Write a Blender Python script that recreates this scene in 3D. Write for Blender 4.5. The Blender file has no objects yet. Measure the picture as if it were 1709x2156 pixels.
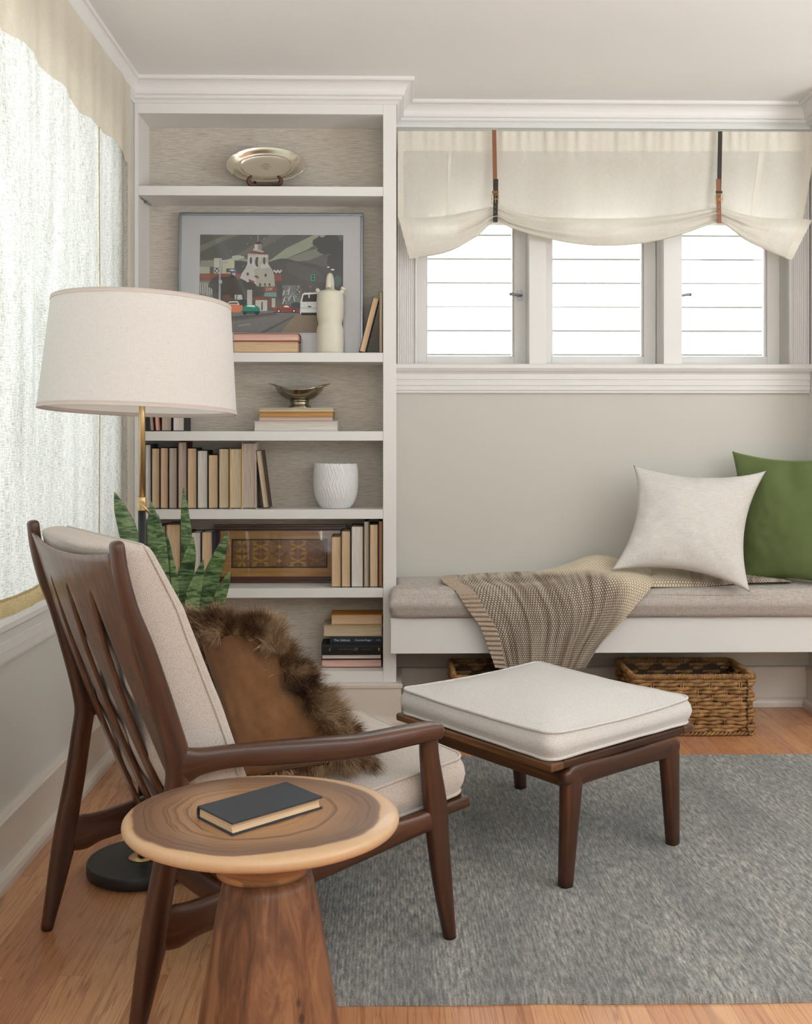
import bpy, math, random
from math import sin, cos, pi, sqrt, atan2, radians, tan
from mathutils import Vector, Matrix, noise as mnoise
random.seed(7)
S = bpy.context.scene
COL = S.collection
# ---------------------------------------------------------------- camera
FPX, CX, HY, YAW, HC = 2200.0, 854.5, 918.0, 0.019, 1.13
cam = bpy.data.cameras.new('camera')
cam.sensor_fit = 'HORIZONTAL'; cam.sensor_width = 36.0
cam.lens = 36.0 * FPX / 1709.0
cam.shift_y = -(1078.0 - HY) / 1709.0
cam.clip_start = 0.05; cam.clip_end = 100
cobj = bpy.data.objects.new('camera', cam); COL.objects.link(cobj)
cobj.location = (0, 0, HC); cobj.rotation_euler = (pi / 2, 0, -YAW)
S.camera = cobj
# ---------------------------------------------------------------- light
S.view_settings.view_transform = 'Standard'; S.view_settings.look = 'None'
S.view_settings.gamma = 1.0; S.view_settings.use_curve_mapping = False
S.view_settings.exposure = 0.13
S.cycles.max_bounces = 10; S.cycles.diffuse_bounces = 5; S.cycles.glossy_bounces = 4
S.cycles.transmission_bounces = 6; S.cycles.transparent_max_bounces = 12
S.cycles.caustics_reflective = False; S.cycles.caustics_refractive = False
S.cycles.sample_clamp_indirect = 6.0
S.cycles.use_denoising = True
W = bpy.data.worlds.new('daylight'); S.world = W; W.use_nodes = True
W.node_tree.nodes['Background'].inputs[0].default_value = (0.86, 0.93, 1.0, 1)
W.node_tree.nodes['Background'].inputs[1].default_value = 1.0

def area(name, loc, target, sx, sy, power, col=(1, 1, 1)):
    l = bpy.data.lights.new(name, 'AREA'); l.shape = 'RECTANGLE'; l.size = sx; l.size_y = sy
    l.energy = power; l.color = col
    o = bpy.data.objects.new(name, l); COL.objects.link(o)
    o.location = loc
    d = Vector(target) - Vector(loc)
    o.rotation_euler = d.to_track_quat('-Z', 'Y').to_euler()
    return o
area('window_daylight_left', (-1.75, 1.75, 1.62), (0, 1.75, 1.5), 3.9, 2.0, 98, (0.92, 0.975, 1.0))
area('window_daylight_rear', (1.0, -3.05, 1.0), (1.0, -2.95, 3.6), 3.4, .9, 330, (0.88, 0.955, 1.0))  # added fill behind the camera, aimed up to brighten the ceiling
area('window_daylight_right', (4.10, 1.0, 1.05), (3.9, 1.05, 4.0), 2.6, .9, 300, (0.88, 0.955, 1.0))  # second added fill, outside the right wall, thrown up onto the ceiling
area('daylight_between_houses', (0.9, 5.0, 4.6), (0.9, 6.3, 1.6), 7.0, 1.2, 820, (0.97, 0.99, 1.0))

# ---------------------------------------------------------------- pixel of the photograph -> point of the room
def ray(x, y):
    u = (x - CX) / FPX; v = (HY - y) / FPX
    return Vector((u * cos(YAW) + sin(YAW), cos(YAW) - u * sin(YAW), v))
C0 = Vector((0, 0, HC))
def PY(x, y, Y): r = ray(x, y); return C0 + r * (Y / r.y)
def PX(x, y, X): r = ray(x, y); return C0 + r * (X / r.x)
def PZ(x, y, z): r = ray(x, y); return C0 + r * ((z - HC) / r.z)
def PP(x, y, p, n):
    r = ray(x, y); n = Vector(n); return C0 + r * ((Vector(p) - C0).dot(n) / r.dot(n))

# ---------------------------------------------------------------- mesh builder
class MB:
    def __init__(s): s.v = []; s.f = []; s.m = []; s.uv = []; s.sm = []
    def face(s, idx, mat=0, uv=None, smooth=True):
        s.f.append(tuple(idx)); s.m.append(mat); s.uv.append(uv); s.sm.append(smooth)
    def add(s, pts):
        b = len(s.v); s.v.extend([Vector(p) for p in pts]); return b
    def box(s, x0, x1, y0, y1, z0, z1, mat=0):
        b = s.add([(x0,y0,z0),(x1,y0,z0),(x1,y1,z0),(x0,y1,z0),(x0,y0,z1),(x1,y0,z1),(x1,y1,z1),(x0,y1,z1)])
        for q in ((0,3,2,1),(4,5,6,7),(0,1,5,4),(1,2,6,5),(2,3,7,6),(3,0,4,7)):
            s.face([b+i for i in q], mat, None, False)
    def hexa(s, p, mat=0):
        b = s.add(p)
        for q in ((0,3,2,1),(4,5,6,7),(0,1,5,4),(1,2,6,5),(2,3,7,6),(3,0,4,7)):
            s.face([b+i for i in q], mat, None, False)
    def grid(s, fn, nu, nv, mat=0, uvfn=None, closeu=False, smooth=True):
        b = len(s.v); cu = nu if closeu else nu + 1
        for j in range(nv + 1):
            for i in range(cu): s.v.append(Vector(fn(i / nu, j / nv)))
        for j in range(nv):
            for i in range(nu):
                i2 = (i + 1) % cu
                uv = None
                if uvfn: uv = [uvfn(i/nu, j/nv), uvfn((i+1)/nu, j/nv), uvfn((i+1)/nu, (j+1)/nv), uvfn(i/nu, (j+1)/nv)]
                s.face((b+j*cu+i, b+j*cu+i2, b+(j+1)*cu+i2, b+(j+1)*cu+i), mat, uv, smooth)
        return b
    def rings(s, rings, mat=0, closed=True, cap0=True, cap1=True, smooth=True, uvs=None):
        n = len(rings[0]); b = len(s.v)
        for r in rings: s.v.extend([Vector(p) for p in r])
        for j in range(len(rings) - 1):
            for i in range(n if closed else n - 1):
                i2 = (i + 1) % n
                uv = None
                if uvs:
                    a0, a1 = uvs[j], uvs[j+1]
                    uv = [(a0, i/n), (a0, (i+1)/n), (a1, (i+1)/n), (a1, i/n)]
                s.face((b+j*n+i, b+j*n+i2, b+(j+1)*n+i2, b+(j+1)*n+i), mat, uv, smooth)
        if cap0: s.face([b+i for i in range(n)][::-1], mat, None, False)
        if cap1: s.face([b+(len(rings)-1)*n+i for i in range(n)], mat, None, False)
    def tube(s, pts, r, n=8, closed=False, mat=0, caps=True, rfn=None):
        pts = [Vector(p) for p in pts]; m = len(pts); rings = []; prev = None
        for i, p in enumerate(pts):
            a = pts[(i-1) % m] if (closed or i > 0) else p
            c = pts[(i+1) % m] if (closed or i < m-1) else p
            t = (c - a); t = t.normalized() if t.length > 1e-9 else Vector((0,0,1))
            if prev is None:
                up = Vector((0,0,1)) if abs(t.z) < .9 else Vector((1,0,0))
                nn = t.cross(up).normalized()
            else:
                nn = (prev - t * prev.dot(t)).normalized()
            prev = nn; bb = t.cross(nn)
            rr = rfn(i/(m-1)) if rfn else r
            rings.append([p + (nn*cos(2*pi*k/n) + bb*sin(2*pi*k/n))*rr for k in range(n)])
        L = [0.0]
        for i in range(1, m): L.append(L[-1] + (pts[i]-pts[i-1]).length)
        if closed:
            rings.append(rings[0]); L.append(L[-1] + (pts[0]-pts[-1]).length)
        s.rings(rings, mat, True, caps and not closed, caps and not closed, True, L)
    def lathe(s, prof, c=(0,0,0), n=48, sx=1, sy=1, mat=0, cap0=False, cap1=False, fn=None):
        rings = []
        for r, z in prof:
            R = []
            for k in range(n):
                a = 2*pi*k/n; p = Vector((c[0]+r*cos(a)*sx, c[1]+r*sin(a)*sy, c[2]+z))
                R.append(fn(p, a, r) if fn else p)
            rings.append(R)
        L = [0.0]
        for i in range(1, len(prof)): L.append(L[-1] + sqrt((prof[i][0]-prof[i-1][0])**2 + (prof[i][1]-prof[i-1][1])**2))
        s.rings(rings, mat, True, cap0, cap1, True, L)
    def prism(s, poly, axis, a0, a1, mat=0):
        # poly = 2D points in the two other axes, in order
        def P(p, a):
            return {'x': (a, p[0], p[1]), 'y': (p[0], a, p[1]), 'z': (p[0], p[1], a)}[axis]
        n = len(poly); b = s.add([P(p, a0) for p in poly] + [P(p, a1) for p in poly])
        for i in range(n):
            j = (i+1) % n; s.face((b+i, b+j, b+n+j, b+n+i), mat, None, False)
        s.face([b+i for i in range(n)][::-1], mat, None, False); s.face([b+n+i for i in range(n)], mat, None, False)
    def mould(s, path, prof, segs=None, mat=0):
        # path: XY points; prof: (out, z) with out to the RIGHT of travel; mitred
        n = len(path); R = []
        for i in range(n):
            p = Vector(path[i])
            d0 = (Vector(path[i]) - Vector(path[i-1])).normalized() if i > 0 else None
            d1 = (Vector(path[i+1]) - Vector(path[i])).normalized() if i < n-1 else None
            if d0 is None: d0 = d1
            if d1 is None: d1 = d0
            n0 = Vector((d0.y, -d0.x)); n1 = Vector((d1.y, -d1.x))
            mt = (n0 + n1); mt = mt / max(1e-6, mt.dot(n0))
            R.append([(p.x + mt.x*o, p.y + mt.y*o, z) for o, z in prof])
        for i in (segs if segs is not None else range(n-1)):
            b = s.add(R[i] + R[i+1]); k = len(prof)
            for q in range(k):
                q2 = (q+1) % k
                s.face((b+q, b+q2, b+k+q2, b+k+q), mat, None, False)
            s.face([b+q for q in range(k)], mat, None, False); s.face([b+k+q for q in range(k)][::-1], mat, None, False)

def catmull(keys, per=6, closed=False):
    K = [Vector(k) for k in keys]; out = []; n = len(K)
    rng = range(n) if closed else range(n-1)
    for i in rng:
        p1 = K[i]; p2 = K[(i+1) % n]
        p0 = K[(i-1) % n] if (closed or i > 0) else p1*2 - p2
        p3 = K[(i+2) % n] if (closed or i < n-2) else p2*2 - p1
        for j in range(per):
            t = j/per
            out.append(0.5*((2*p1) + (p2-p0)*t + (2*p0-5*p1+4*p2-p3)*t*t + (3*p1-p0-3*p2+p3)*t**3))
    if not closed: out.append(K[-1])
    return out
def interp(keys, x):
    if x <= keys[0][0]: return keys[0][1]
    for (a, va), (b, vb) in zip(keys, keys[1:]):
        if x <= b:
            t = (x-a)/(b-a); return va + (vb-va)*t
    return keys[-1][1]
def scurve(keys, n=200):
    # smooth 1D curve through keys (x, y): Catmull-Rom on both, then linear lookup
    pts = catmull([(k[0], k[1], 0) for k in keys], 12)
    tab = [(p.x, p.y) for p in pts]
    return lambda x: interp(tab, x)

def sweep(mb, keys, lat=(0,1,0), n=16, e=2.6, per=6, mat=0, round_end=(True, True)):
    # keys (x,y,z,hw,ht): hw half width across in the bend plane, ht half thickness along lat
    lat = Vector(lat).normalized(); P = []
    raw = catmull_n(keys, per)
    m = len(raw); rings = []; L = [0]
    for i, k in enumerate(raw):
        p = Vector(k[:3]); a = Vector(raw[max(0,i-1)][:3]); c = Vector(raw[min(m-1,i+1)][:3])
        t = (c-a).normalized(); nn = lat.cross(t).normalized()
        rings.append((p, t, nn, k[3], k[4]))
        if i: L.append(L[-1] + (p - Vector(raw[i-1][:3])).length)
    def ring(p, nn, hw, ht):
        R = []
        for q in range(n):
            a = 2*pi*q/n; ca, sa = cos(a), sin(a)
            R.append(p + nn*hw*math.copysign(abs(ca)**(2/e), ca) + lat*ht*math.copysign(abs(sa)**(2/e), sa))
        return R
    out = []; uv = []
    if round_end[0]:
        p, t, nn, hw, ht = rings[0]; rr = min(hw, ht)*.7
        for f, sc in ((1.0,.45),(.75,.78),(.4,.94)): out.append(ring(p - t*rr*f, nn, hw*sc, ht*sc)); uv.append(-rr*f)
    for (p, t, nn, hw, ht), l in zip(rings, L): out.append(ring(p, nn, hw, ht)); uv.append(l)
    if round_end[1]:
        p, t, nn, hw, ht = rings[-1]; rr = min(hw, ht)*.7
        for f, sc in ((.4,.94),(.75,.78),(1.0,.45)): out.append(ring(p + t*rr*f, nn, hw*sc, ht*sc)); uv.append(L[-1]+rr*f)
    mb.rings(out, mat, True, True, True, True, uv)
def catmull_n(keys, per):
    out = []; n = len(keys); d = len(keys[0])
    for i in range(n-1):
        p1, p2 = keys[i], keys[i+1]
        p0 = keys[i-1] if i > 0 else [2*a-b for a, b in zip(p1, p2)]
        p3 = keys[i+2] if i < n-2 else [2*b-a for a, b in zip(p1, p2)]
        for j in range(per):
            t = j/per
            out.append([0.5*(2*p1[q] + (p2[q]-p0[q])*t + (2*p0[q]-5*p1[q]+4*p2[q]-p3[q])*t*t + (3*p1[q]-p0[q]-3*p2[q]+p3[q])*t**3) for q in range(d)])
    out.append(list(keys[-1])); return out

# ---------------------------------------------------------------- objects
def tag(o, label=None, cat=None, group=None, kind=None):
    if label: o['label'] = label
    if cat: o['category'] = cat
    if group: o['group'] = group
    if kind: o['kind'] = kind
    return o
def thing(name, label, cat, loc=(0,0,0), rotz=0.0, group=None):
    o = bpy.data.objects.new(name, None); COL.objects.link(o); o.empty_display_size = .05
    o.location = loc; o.rotation_euler = (0, 0, rotz)
    return tag(o, label, cat, group)
def frame_of(root):
    return Matrix.Translation(root.location) @ root.rotation_euler.to_matrix().to_4x4()
def build(name, mb, mats, parent=None, world=True, origin=None, bevel=0, subsurf=0, solid=0, weld=False, segs=2):
    """link the builder as ONE mesh object; world=True: vertices are given in room coordinates"""
    if not isinstance(mats, (list, tuple)): mats = [mats]
    vs = mb.v
    if parent is not None and world:
        root = parent; M = Matrix.Identity(4)
        chain = []
        while root is not None: chain.append(root); root = root.parent
        for r in reversed(chain): M = M @ frame_of(r)
        I = M.inverted(); vs = [I @ v for v in vs]
    if parent is None and origin is not None:
        o3 = Vector(origin); vs = [v - o3 for v in vs]
    me = bpy.data.meshes.new(name)
    me.from_pydata([tuple(v) for v in vs], [], mb.f)
    for m in mats: me.materials.append(m)
    me.polygons.foreach_set('material_index', mb.m)
    me.polygons.foreach_set('use_smooth', mb.sm)
    if any(u is not None for u in mb.uv):
        ul = me.uv_layers.new(name='UVMap'); flat = []
        for f, u in zip(mb.f, mb.uv):
            if u is None: flat.extend([0.0, 0.0]*len(f))
            else:
                for a in u: flat.extend((float(a[0]), float(a[1])))
        ul.data.foreach_set('uv', flat)
    me.validate(); me.update()
    o = bpy.data.objects.new(name, me); COL.objects.link(o)
    if parent is not None: o.parent = parent
    elif origin is not None: o.location = origin
    if weld:
        w = o.modifiers.new('weld', 'WELD'); w.merge_threshold = 1e-5
    if bevel:
        b = o.modifiers.new('bevel', 'BEVEL'); b.width = bevel; b.segments = segs; b.limit_method = 'ANGLE'; b.angle_limit = radians(35)
        b.harden_normals = False
    if solid:
        q = o.modifiers.new('solid', 'SOLIDIFY'); q.thickness = solid; q.offset = 0
    if subsurf:
        q = o.modifiers.new('sub', 'SUBSURF'); q.levels = subsurf; q.render_levels = subsurf
    return o
def struct(name, mb, mats, **k):
    o = build(name, mb, mats, **k)
    if o.parent is None: o['kind'] = 'structure'
    return o
def text_mesh(name, body, size, M, mat, parent, extrude=.0003, align='CENTER', font_shear=0.0):
    cu = bpy.data.curves.new(name, 'FONT'); cu.body = body; cu.size = size; cu.extrude = extrude
    cu.align_x = align; cu.align_y = 'CENTER'; cu.shear = font_shear; cu.resolution_u = 3
    t = bpy.data.objects.new(name + '_tmp', cu); COL.objects.link(t)
    dg = bpy.context.evaluated_depsgraph_get(); dg.update()
    me = bpy.data.meshes.new_from_object(t.evaluated_get(dg))
    bpy.data.objects.remove(t)
    me.name = name; me.transform(M); me.materials.clear(); me.materials.append(mat)
    o = bpy.data.objects.new(name, me); COL.objects.link(o); o.parent = parent
    return o

# ---------------------------------------------------------------- materials
def rgb(r, g, b):
    def f(c):
        c /= 255.0
        return c/12.92 if c <= .04045 else ((c+.055)/1.055)**2.4
    return (f(r), f(g), f(b), 1.0)
class G:
    def __init__(s, name):
        s.mat = bpy.data.materials.new(name); s.mat.use_nodes = True; s.t = s.mat.node_tree
        s.b = s.t.nodes['Principled BSDF']; s.out = s.t.nodes['Material Output']
    def n(s, typ, ins=None, **props):
        nd = s.t.nodes.new(typ)
        for k, v in props.items(): setattr(nd, k, v)
        for k, v in (ins or {}).items():
            sock = nd.inputs[k]
            if hasattr(v, 'is_output') or isinstance(v, bpy.types.NodeSocket): s.t.links.new(v, sock)
            else: sock.default_value = v
        return nd
    def set(s, **kw):
        for k, v in kw.items():
            k = k.replace('_', ' ')
            sock = s.b.inputs[k]
            if isinstance(v, bpy.types.NodeSocket): s.t.links.new(v, sock)
            else: sock.default_value = v
        return s
    def obj(s): return s.n('ShaderNodeTexCoord').outputs['Object']
    def uv(s): return s.n('ShaderNodeTexCoord').outputs['UV']
    def map(s, vec, scale=(1,1,1), rot=(0,0,0), loc=(0,0,0)):
        return s.n('ShaderNodeMapping', {'Vector': vec, 'Scale': scale, 'Rotation': rot, 'Location': loc}).outputs[0]
    def noise(s, vec, scale=5, detail=2, rough=.5, dist=0):
        return s.n('ShaderNodeTexNoise', {'Vector': vec, 'Scale': scale, 'Detail': detail, 'Roughness': rough, 'Distortion': dist}).outputs[0]
    def wave(s, vec, scale=1, dist=0, detail=2, dscale=1, direction='X', typ='BANDS'):
        k = dict(wave_type=typ)
        if typ == 'BANDS': k['bands_direction'] = direction
        else: k['rings_direction'] = direction
        return s.n('ShaderNodeTexWave', {'Vector': vec, 'Scale': scale, 'Distortion': dist, 'Detail': detail, 'Detail Scale': dscale}, **k).outputs['Fac']
    def vor(s, vec, scale=5, feat='F1', out='Distance', rnd=1.0):
        return s.n('ShaderNodeTexVoronoi', {'Vector': vec, 'Scale': scale, 'Randomness': rnd}, feature=feat).outputs[out]
    def m(s, op, a, b=0.0, c=0.0, clamp=False):
        return s.n('ShaderNodeMath', {0: a, 1: b, 2: c}, operation=op, use_clamp=clamp).outputs[0]
    def ramp(s, fac, stops, interp='LINEAR'):
        nd = s.n('ShaderNodeValToRGB', {'Fac': fac}); cr = nd.color_ramp; cr.interpolation = interp
        while len(cr.elements) < len(stops): cr.elements.new(0.5)
        for e, (p, c) in zip(cr.elements, stops):
            e.position = p; e.color = c if len(c) == 4 else (*c, 1)
        return nd.outputs[0]
    def mix(s, fac, a, b, blend='MIX'):
        nd = s.n('ShaderNodeMix', {0: fac, 6: a, 7: b}, data_type='RGBA', blend_type=blend)
        return nd.outputs[2]
    def sep(s, vec): return s.n('ShaderNodeSeparateXYZ', {0: vec}).outputs
    def comb(s, x, y, z): return s.n('ShaderNodeCombineXYZ', {0: x, 1: y, 2: z}).outputs[0]
    def bump(s, h, strength=.3, dist=.002):
        o = s.n('ShaderNodeBump', {'Height': h, 'Strength': strength, 'Distance': dist}).outputs[0]
        s.t.links.new(o, s.b.inputs['Normal']); return o
def plain(name, col, rough=.5, metal=0.0, spec=.5, coat=0.0, sheen=0.0):
    g = G(name); g.set(Base_Color=col, Roughness=rough, Metallic=metal)
    g.b.inputs['Specular IOR Level'].default_value = spec
    if coat: g.b.inputs['Coat Weight'].default_value = coat; g.b.inputs['Coat Roughness'].default_value = .15
    if sheen: g.b.inputs['Sheen Weight'].default_value = sheen
    return g.mat
def painted(name, col, rough=.45, amt=.03, spec=.4):
    g = G(name); o = g.obj()
    a = g.noise(o, 1.3, 3); b = g.noise(o, 160, 2)
    c2 = tuple(min(1, x*(1-amt)) for x in col[:3]) + (1,)
    g.set(Base_Color=g.mix(a, col, c2), Roughness=rough); g.b.inputs['Specular IOR Level'].default_value = spec
    g.bump(b, .04, .0008); return g.mat
WHITE = painted('painted_white_trim', rgb(229, 227, 224), .38)
WALLP = painted('painted_wall', rgb(207, 204, 196), .6, .02, .3)
CEILP = painted('painted_ceiling', rgb(243, 243, 241), .7, .01, .2)
BASEP = painted('painted_baseboard', rgb(214, 205, 195), .42)

def floor_mat():
    g = G('oak_strip_floor'); o = g.obj(); x, y, z = g.sep(o)
    v = g.comb(y, x, 0.0)
    br = g.n('ShaderNodeTexBrick', {'Vector': v, 'Color1': (0,0,0,1), 'Color2': (1,1,1,1), 'Mortar': (0,0,0,1), 'Scale': 1.0,
             'Mortar Size': .0004, 'Mortar Smooth': .1, 'Brick Width': 1.35, 'Row Height': .057}, offset=.37, offset_frequency=3, squash=1.0)
    rnd = br.outputs['Color']; mort = br.outputs['Fac']
    r = g.sep(rnd)[0]
    base = g.ramp(r, [(0, rgb(178, 122, 86)), (.22, rgb(198, 143, 100)), (.45, rgb(208, 157, 114)), (.62, rgb(190, 133, 94)), (.8, rgb(212, 163, 120)), (1, rgb(182, 128, 98))])
    off = g.m('MULTIPLY', r, 37.0)
    gv = g.comb(g.m('ADD', g.m('MULTIPLY', x, 19.0), off), g.m('MULTIPLY', y, .8), off)
    big = g.noise(gv, 1.0, 3, .55, .6)
    ring = g.m('FRACT', g.m('MULTIPLY', big, 9.0))
    line = g.ramp(ring, [(0, (1,1,1)), (.12, (0,0,0)), (.8, (0,0,0)), (1, (1,1,1))])
    pv = g.comb(g.m('MULTIPLY', x, 420.0), g.m('MULTIPLY', y, 9.0), 0.0)
    pore = g.noise(pv, 1.0, 2)
    c = g.mix(g.m('MULTIPLY', line, .48), base, rgb(122, 66, 40))
    c = g.mix(g.m('MULTIPLY', g.ramp(pore, [(.48, (0,0,0)), (.72, (1,1,1))]), .33), c, rgb(128, 74, 44))
    c = g.mix(g.m('MULTIPLY', mort, .6), c, rgb(96, 58, 36))
    g.set(Base_Color=c, Roughness=g.m('ADD', g.m('MULTIPLY', pore, .12), .23))
    g.b.inputs['Specular IOR Level'].default_value = .5
    h = g.m('SUBTRACT', g.m('MULTIPLY', pore, .15), g.m('MULTIPLY', mort, 1.0))
    g.bump(h, .25, .0012); return g.mat
FLOOR = floor_mat()

def wood_uv(name, dark, mid, light, gl=2.5, ga=42.0, rough=.32, coat=.25, coord='uv', axis=0):
    g = G(name)
    if coord == 'uv':
        a, b, _ = g.sep(g.uv()); gv = g.comb(g.m('MULTIPLY', a, gl), g.m('MULTIPLY', b, 5.0), 0.0)
        pv = g.comb(g.m('MULTIPLY', a, 12.0), g.m('MULTIPLY', b, 70.0), 0.0)
    else:
        s3 = [ga]*3; s3[axis] = gl; gv = g.map(g.obj(), tuple(s3))
        s4 = [420.0]*3; s4[axis] = 12.0; pv = g.map(g.obj(), tuple(s4))
    n1 = g.noise(gv, 1.0, 4, .6, .7); n2 = g.noise(pv, 1.0, 2)
    c = g.ramp(n1, [(.25, dark), (.5, mid), (.78, light)])
    c = g.mix(g.m('MULTIPLY', g.ramp(n2, [(.5, (0,0,0)), (.75, (1,1,1))]), .4), c, dark)
    g.set(Base_Color=c, Roughness=rough); g.b.inputs['Coat Weight'].default_value = coat; g.b.inputs['Coat Roughness'].default_value = .22
    g.bump(n2, .08, .0006); return g.mat
WALNUT = wood_uv('oiled_walnut', rgb(34, 18, 10), rgb(68, 37, 20), rgb(104, 61, 34), coat=.12, rough=.36)
WALNUT_O = wood_uv('oiled_walnut_rail', rgb(58, 36, 20), rgb(94, 60, 34), rgb(138, 94, 54), coord='obj', axis=1)
WALNUT_X = wood_uv('oiled_walnut_cross', rgb(36, 21, 12), rgb(66, 39, 23), rgb(98, 62, 37), coord='obj', axis=0, coat=.12)
PLY = wood_uv('walnut_ply_back', rgb(58, 33, 18), rgb(90, 53, 29), rgb(120, 76, 44), gl=1.6, ga=60.0, rough=.34, coat=.4, coord='obj', axis=2)

def boucle(name, base, dark, sc=620.0, bstr=.5):
    g = G(name); o = g.obj()
    a = g.vor(o, sc); b = g.noise(o, sc*1.3, 3, .7); c0 = g.noise(o, 3.0, 2)
    f = g.m('MULTIPLY', a, b)
    c = g.ramp(f, [(.05, base), (.55, dark)])
    sp = g.ramp(g.noise(o, sc*.9, 1), [(.6, (0,0,0)), (.72, (1,1,1))])
    c = g.mix(g.m('MULTIPLY', sp, .3), c, dark)
    g.set(Base_Color=c, Roughness=.95); g.b.inputs['Specular IOR Level'].default_value = .1; g.b.inputs['Sheen Weight'].default_value = .15
    g.bump(g.m('SUBTRACT', b, a), bstr, .0025); return g.mat
BOUCLE = boucle('oatmeal_boucle', rgb(216, 207, 199), rgb(166, 153, 142))
BOUCLE_L = boucle('light_boucle', rgb(236, 233, 229), rgb(188, 182, 176))
def linen(name, base, dark, s1=(700, 60, 60), s2=(60, 700, 700), bstr=.3, amt=1.0):
    g = G(name); o = g.obj()
    a = g.noise(g.map(o, s1), 1.0, 2, .6); b = g.noise(g.map(o, s2), 1.0, 2, .6)
    f = g.m('MULTIPLY', g.m('ADD', a, b), .5)
    c = g.ramp(f, [(.5-.16/amt, dark), (.5+.12/amt, base)])
    g.set(Base_Color=c, Roughness=.92); g.b.inputs['Specular IOR Level'].default_value = .12; g.b.inputs['Sheen Weight'].default_value = .1
    g.bump(f, bstr, .0015); return g.mat
BENCHF = linen('taupe_bench_linen', rgb(200, 191, 183), rgb(160, 150, 142), (520, 90, 40), (40, 90, 520))
LINENW = linen('white_linen', rgb(226, 223, 218), rgb(204, 199, 193), (600, 600, 40), (40, 40, 600), .2)
def velvet():
    g = G('moss_green_velvet'); o = g.obj()
    a = g.noise(o, 7, 3); b = g.noise(o, 600, 1)
    c = g.mix(a, rgb(92, 106, 64), rgb(110, 124, 82))
    g.set(Base_Color=c, Roughness=.9); g.b.inputs['Sheen Weight'].default_value = .6; g.b.inputs['Sheen Roughness'].default_value = .35
    g.b.inputs['Sheen Tint'].default_value = rgb(140, 165, 90); g.b.inputs['Specular IOR Level'].default_value = .1
    g.bump(b, .15, .001); return g.mat
VELVET = velvet()
def suede():
    g = G('tan_suede'); o = g.obj()
    a = g.noise(o, 14, 5, .65); b = g.noise(o, 500, 2)
    c = g.ramp(a, [(.3, rgb(100, 69, 44)), (.7, rgb(122, 87, 57))])
    g.set(Base_Color=c, Roughness=.95); g.b.inputs['Specular IOR Level'].default_value = .1; g.b.inputs['Sheen Weight'].default_value = .25
    g.bump(b, .2, .001); return g.mat
SUEDE = suede()
def fur_mat():
    g = G('brown_fur'); o = g.obj(); u, v, _ = g.sep(g.uv())
    patch = g.noise(o, 8, 3, .6); pv = g.m('ADD', g.m('MULTIPLY', patch, .95), g.m('MULTIPLY', u, .14))
    body = g.ramp(pv, [(.38, rgb(40, 24, 18)), (.47, rgb(88, 58, 40)), (.54, rgb(146, 110, 78)), (.61, rgb(214, 188, 152)), (.70, rgb(112, 76, 54))])
    c = g.mix(g.ramp(v, [(.62, (0,0,0)), (1, (1,1,1))]), body, g.mix(u, rgb(46, 30, 23), rgb(150, 122, 94)))
    g.set(Base_Color=c, Roughness=.5); g.b.inputs['Specular IOR Level'].default_value = .3
    return g.mat
FUR = fur_mat()
def brushed(name, col, rough): return plain(name, col, rough, 1.0)
BRASS = brushed('satin_brass', rgb(202, 174, 130), .34)
BLACKM = plain('black_powder_coat', rgb(34, 34, 35), .42)
CHROME = brushed('satin_nickel', rgb(150, 150, 152), .4)
SILVER = brushed('tarnished_silver', rgb(212, 204, 187), .2)
STEELF = brushed('brushed_steel_frame', rgb(150, 156, 164), .3)
LEATHB = plain('tan_leather', rgb(134, 84, 54), .5)
LEATHK = plain('dark_brown_leather', rgb(40, 32, 24), .5)
def shade_mat():
    g = G('lampshade_linen'); o = g.obj()
    a = g.noise(g.map(o, (420, 420, 70)), 1, 2); b = g.noise(g.map(o, (50, 50, 600)), 1, 2)
    f = g.m('MULTIPLY', g.m('ADD', a, b), .5)
    sp = g.ramp(g.noise(g.map(o, (160, 160, 420)), 1, 1), [(.70, (0,0,0)), (.78, (1,1,1))])
    c = g.ramp(f, [(.34, rgb(216, 211, 206)), (.62, rgb(223, 219, 214))])
    c = g.mix(g.m('MULTIPLY', sp, .4), c, rgb(168, 150, 130))
    d = g.n('ShaderNodeBsdfDiffuse', {'Color': c}).outputs[0]; tr = g.n('ShaderNodeBsdfTranslucent', {'Color': c}).outputs[0]
    mx = g.n('ShaderNodeMixShader', {0: .12, 1: d, 2: tr}).outputs[0]
    g.t.links.new(mx, g.out.inputs[0]); return g.mat
SHADEM = shade_mat()
SHADEIN = plain('lampshade_lining', rgb(244, 243, 240), .7)
SHADETRIM = plain('lampshade_tape', rgb(196, 184, 176), .8)

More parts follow.
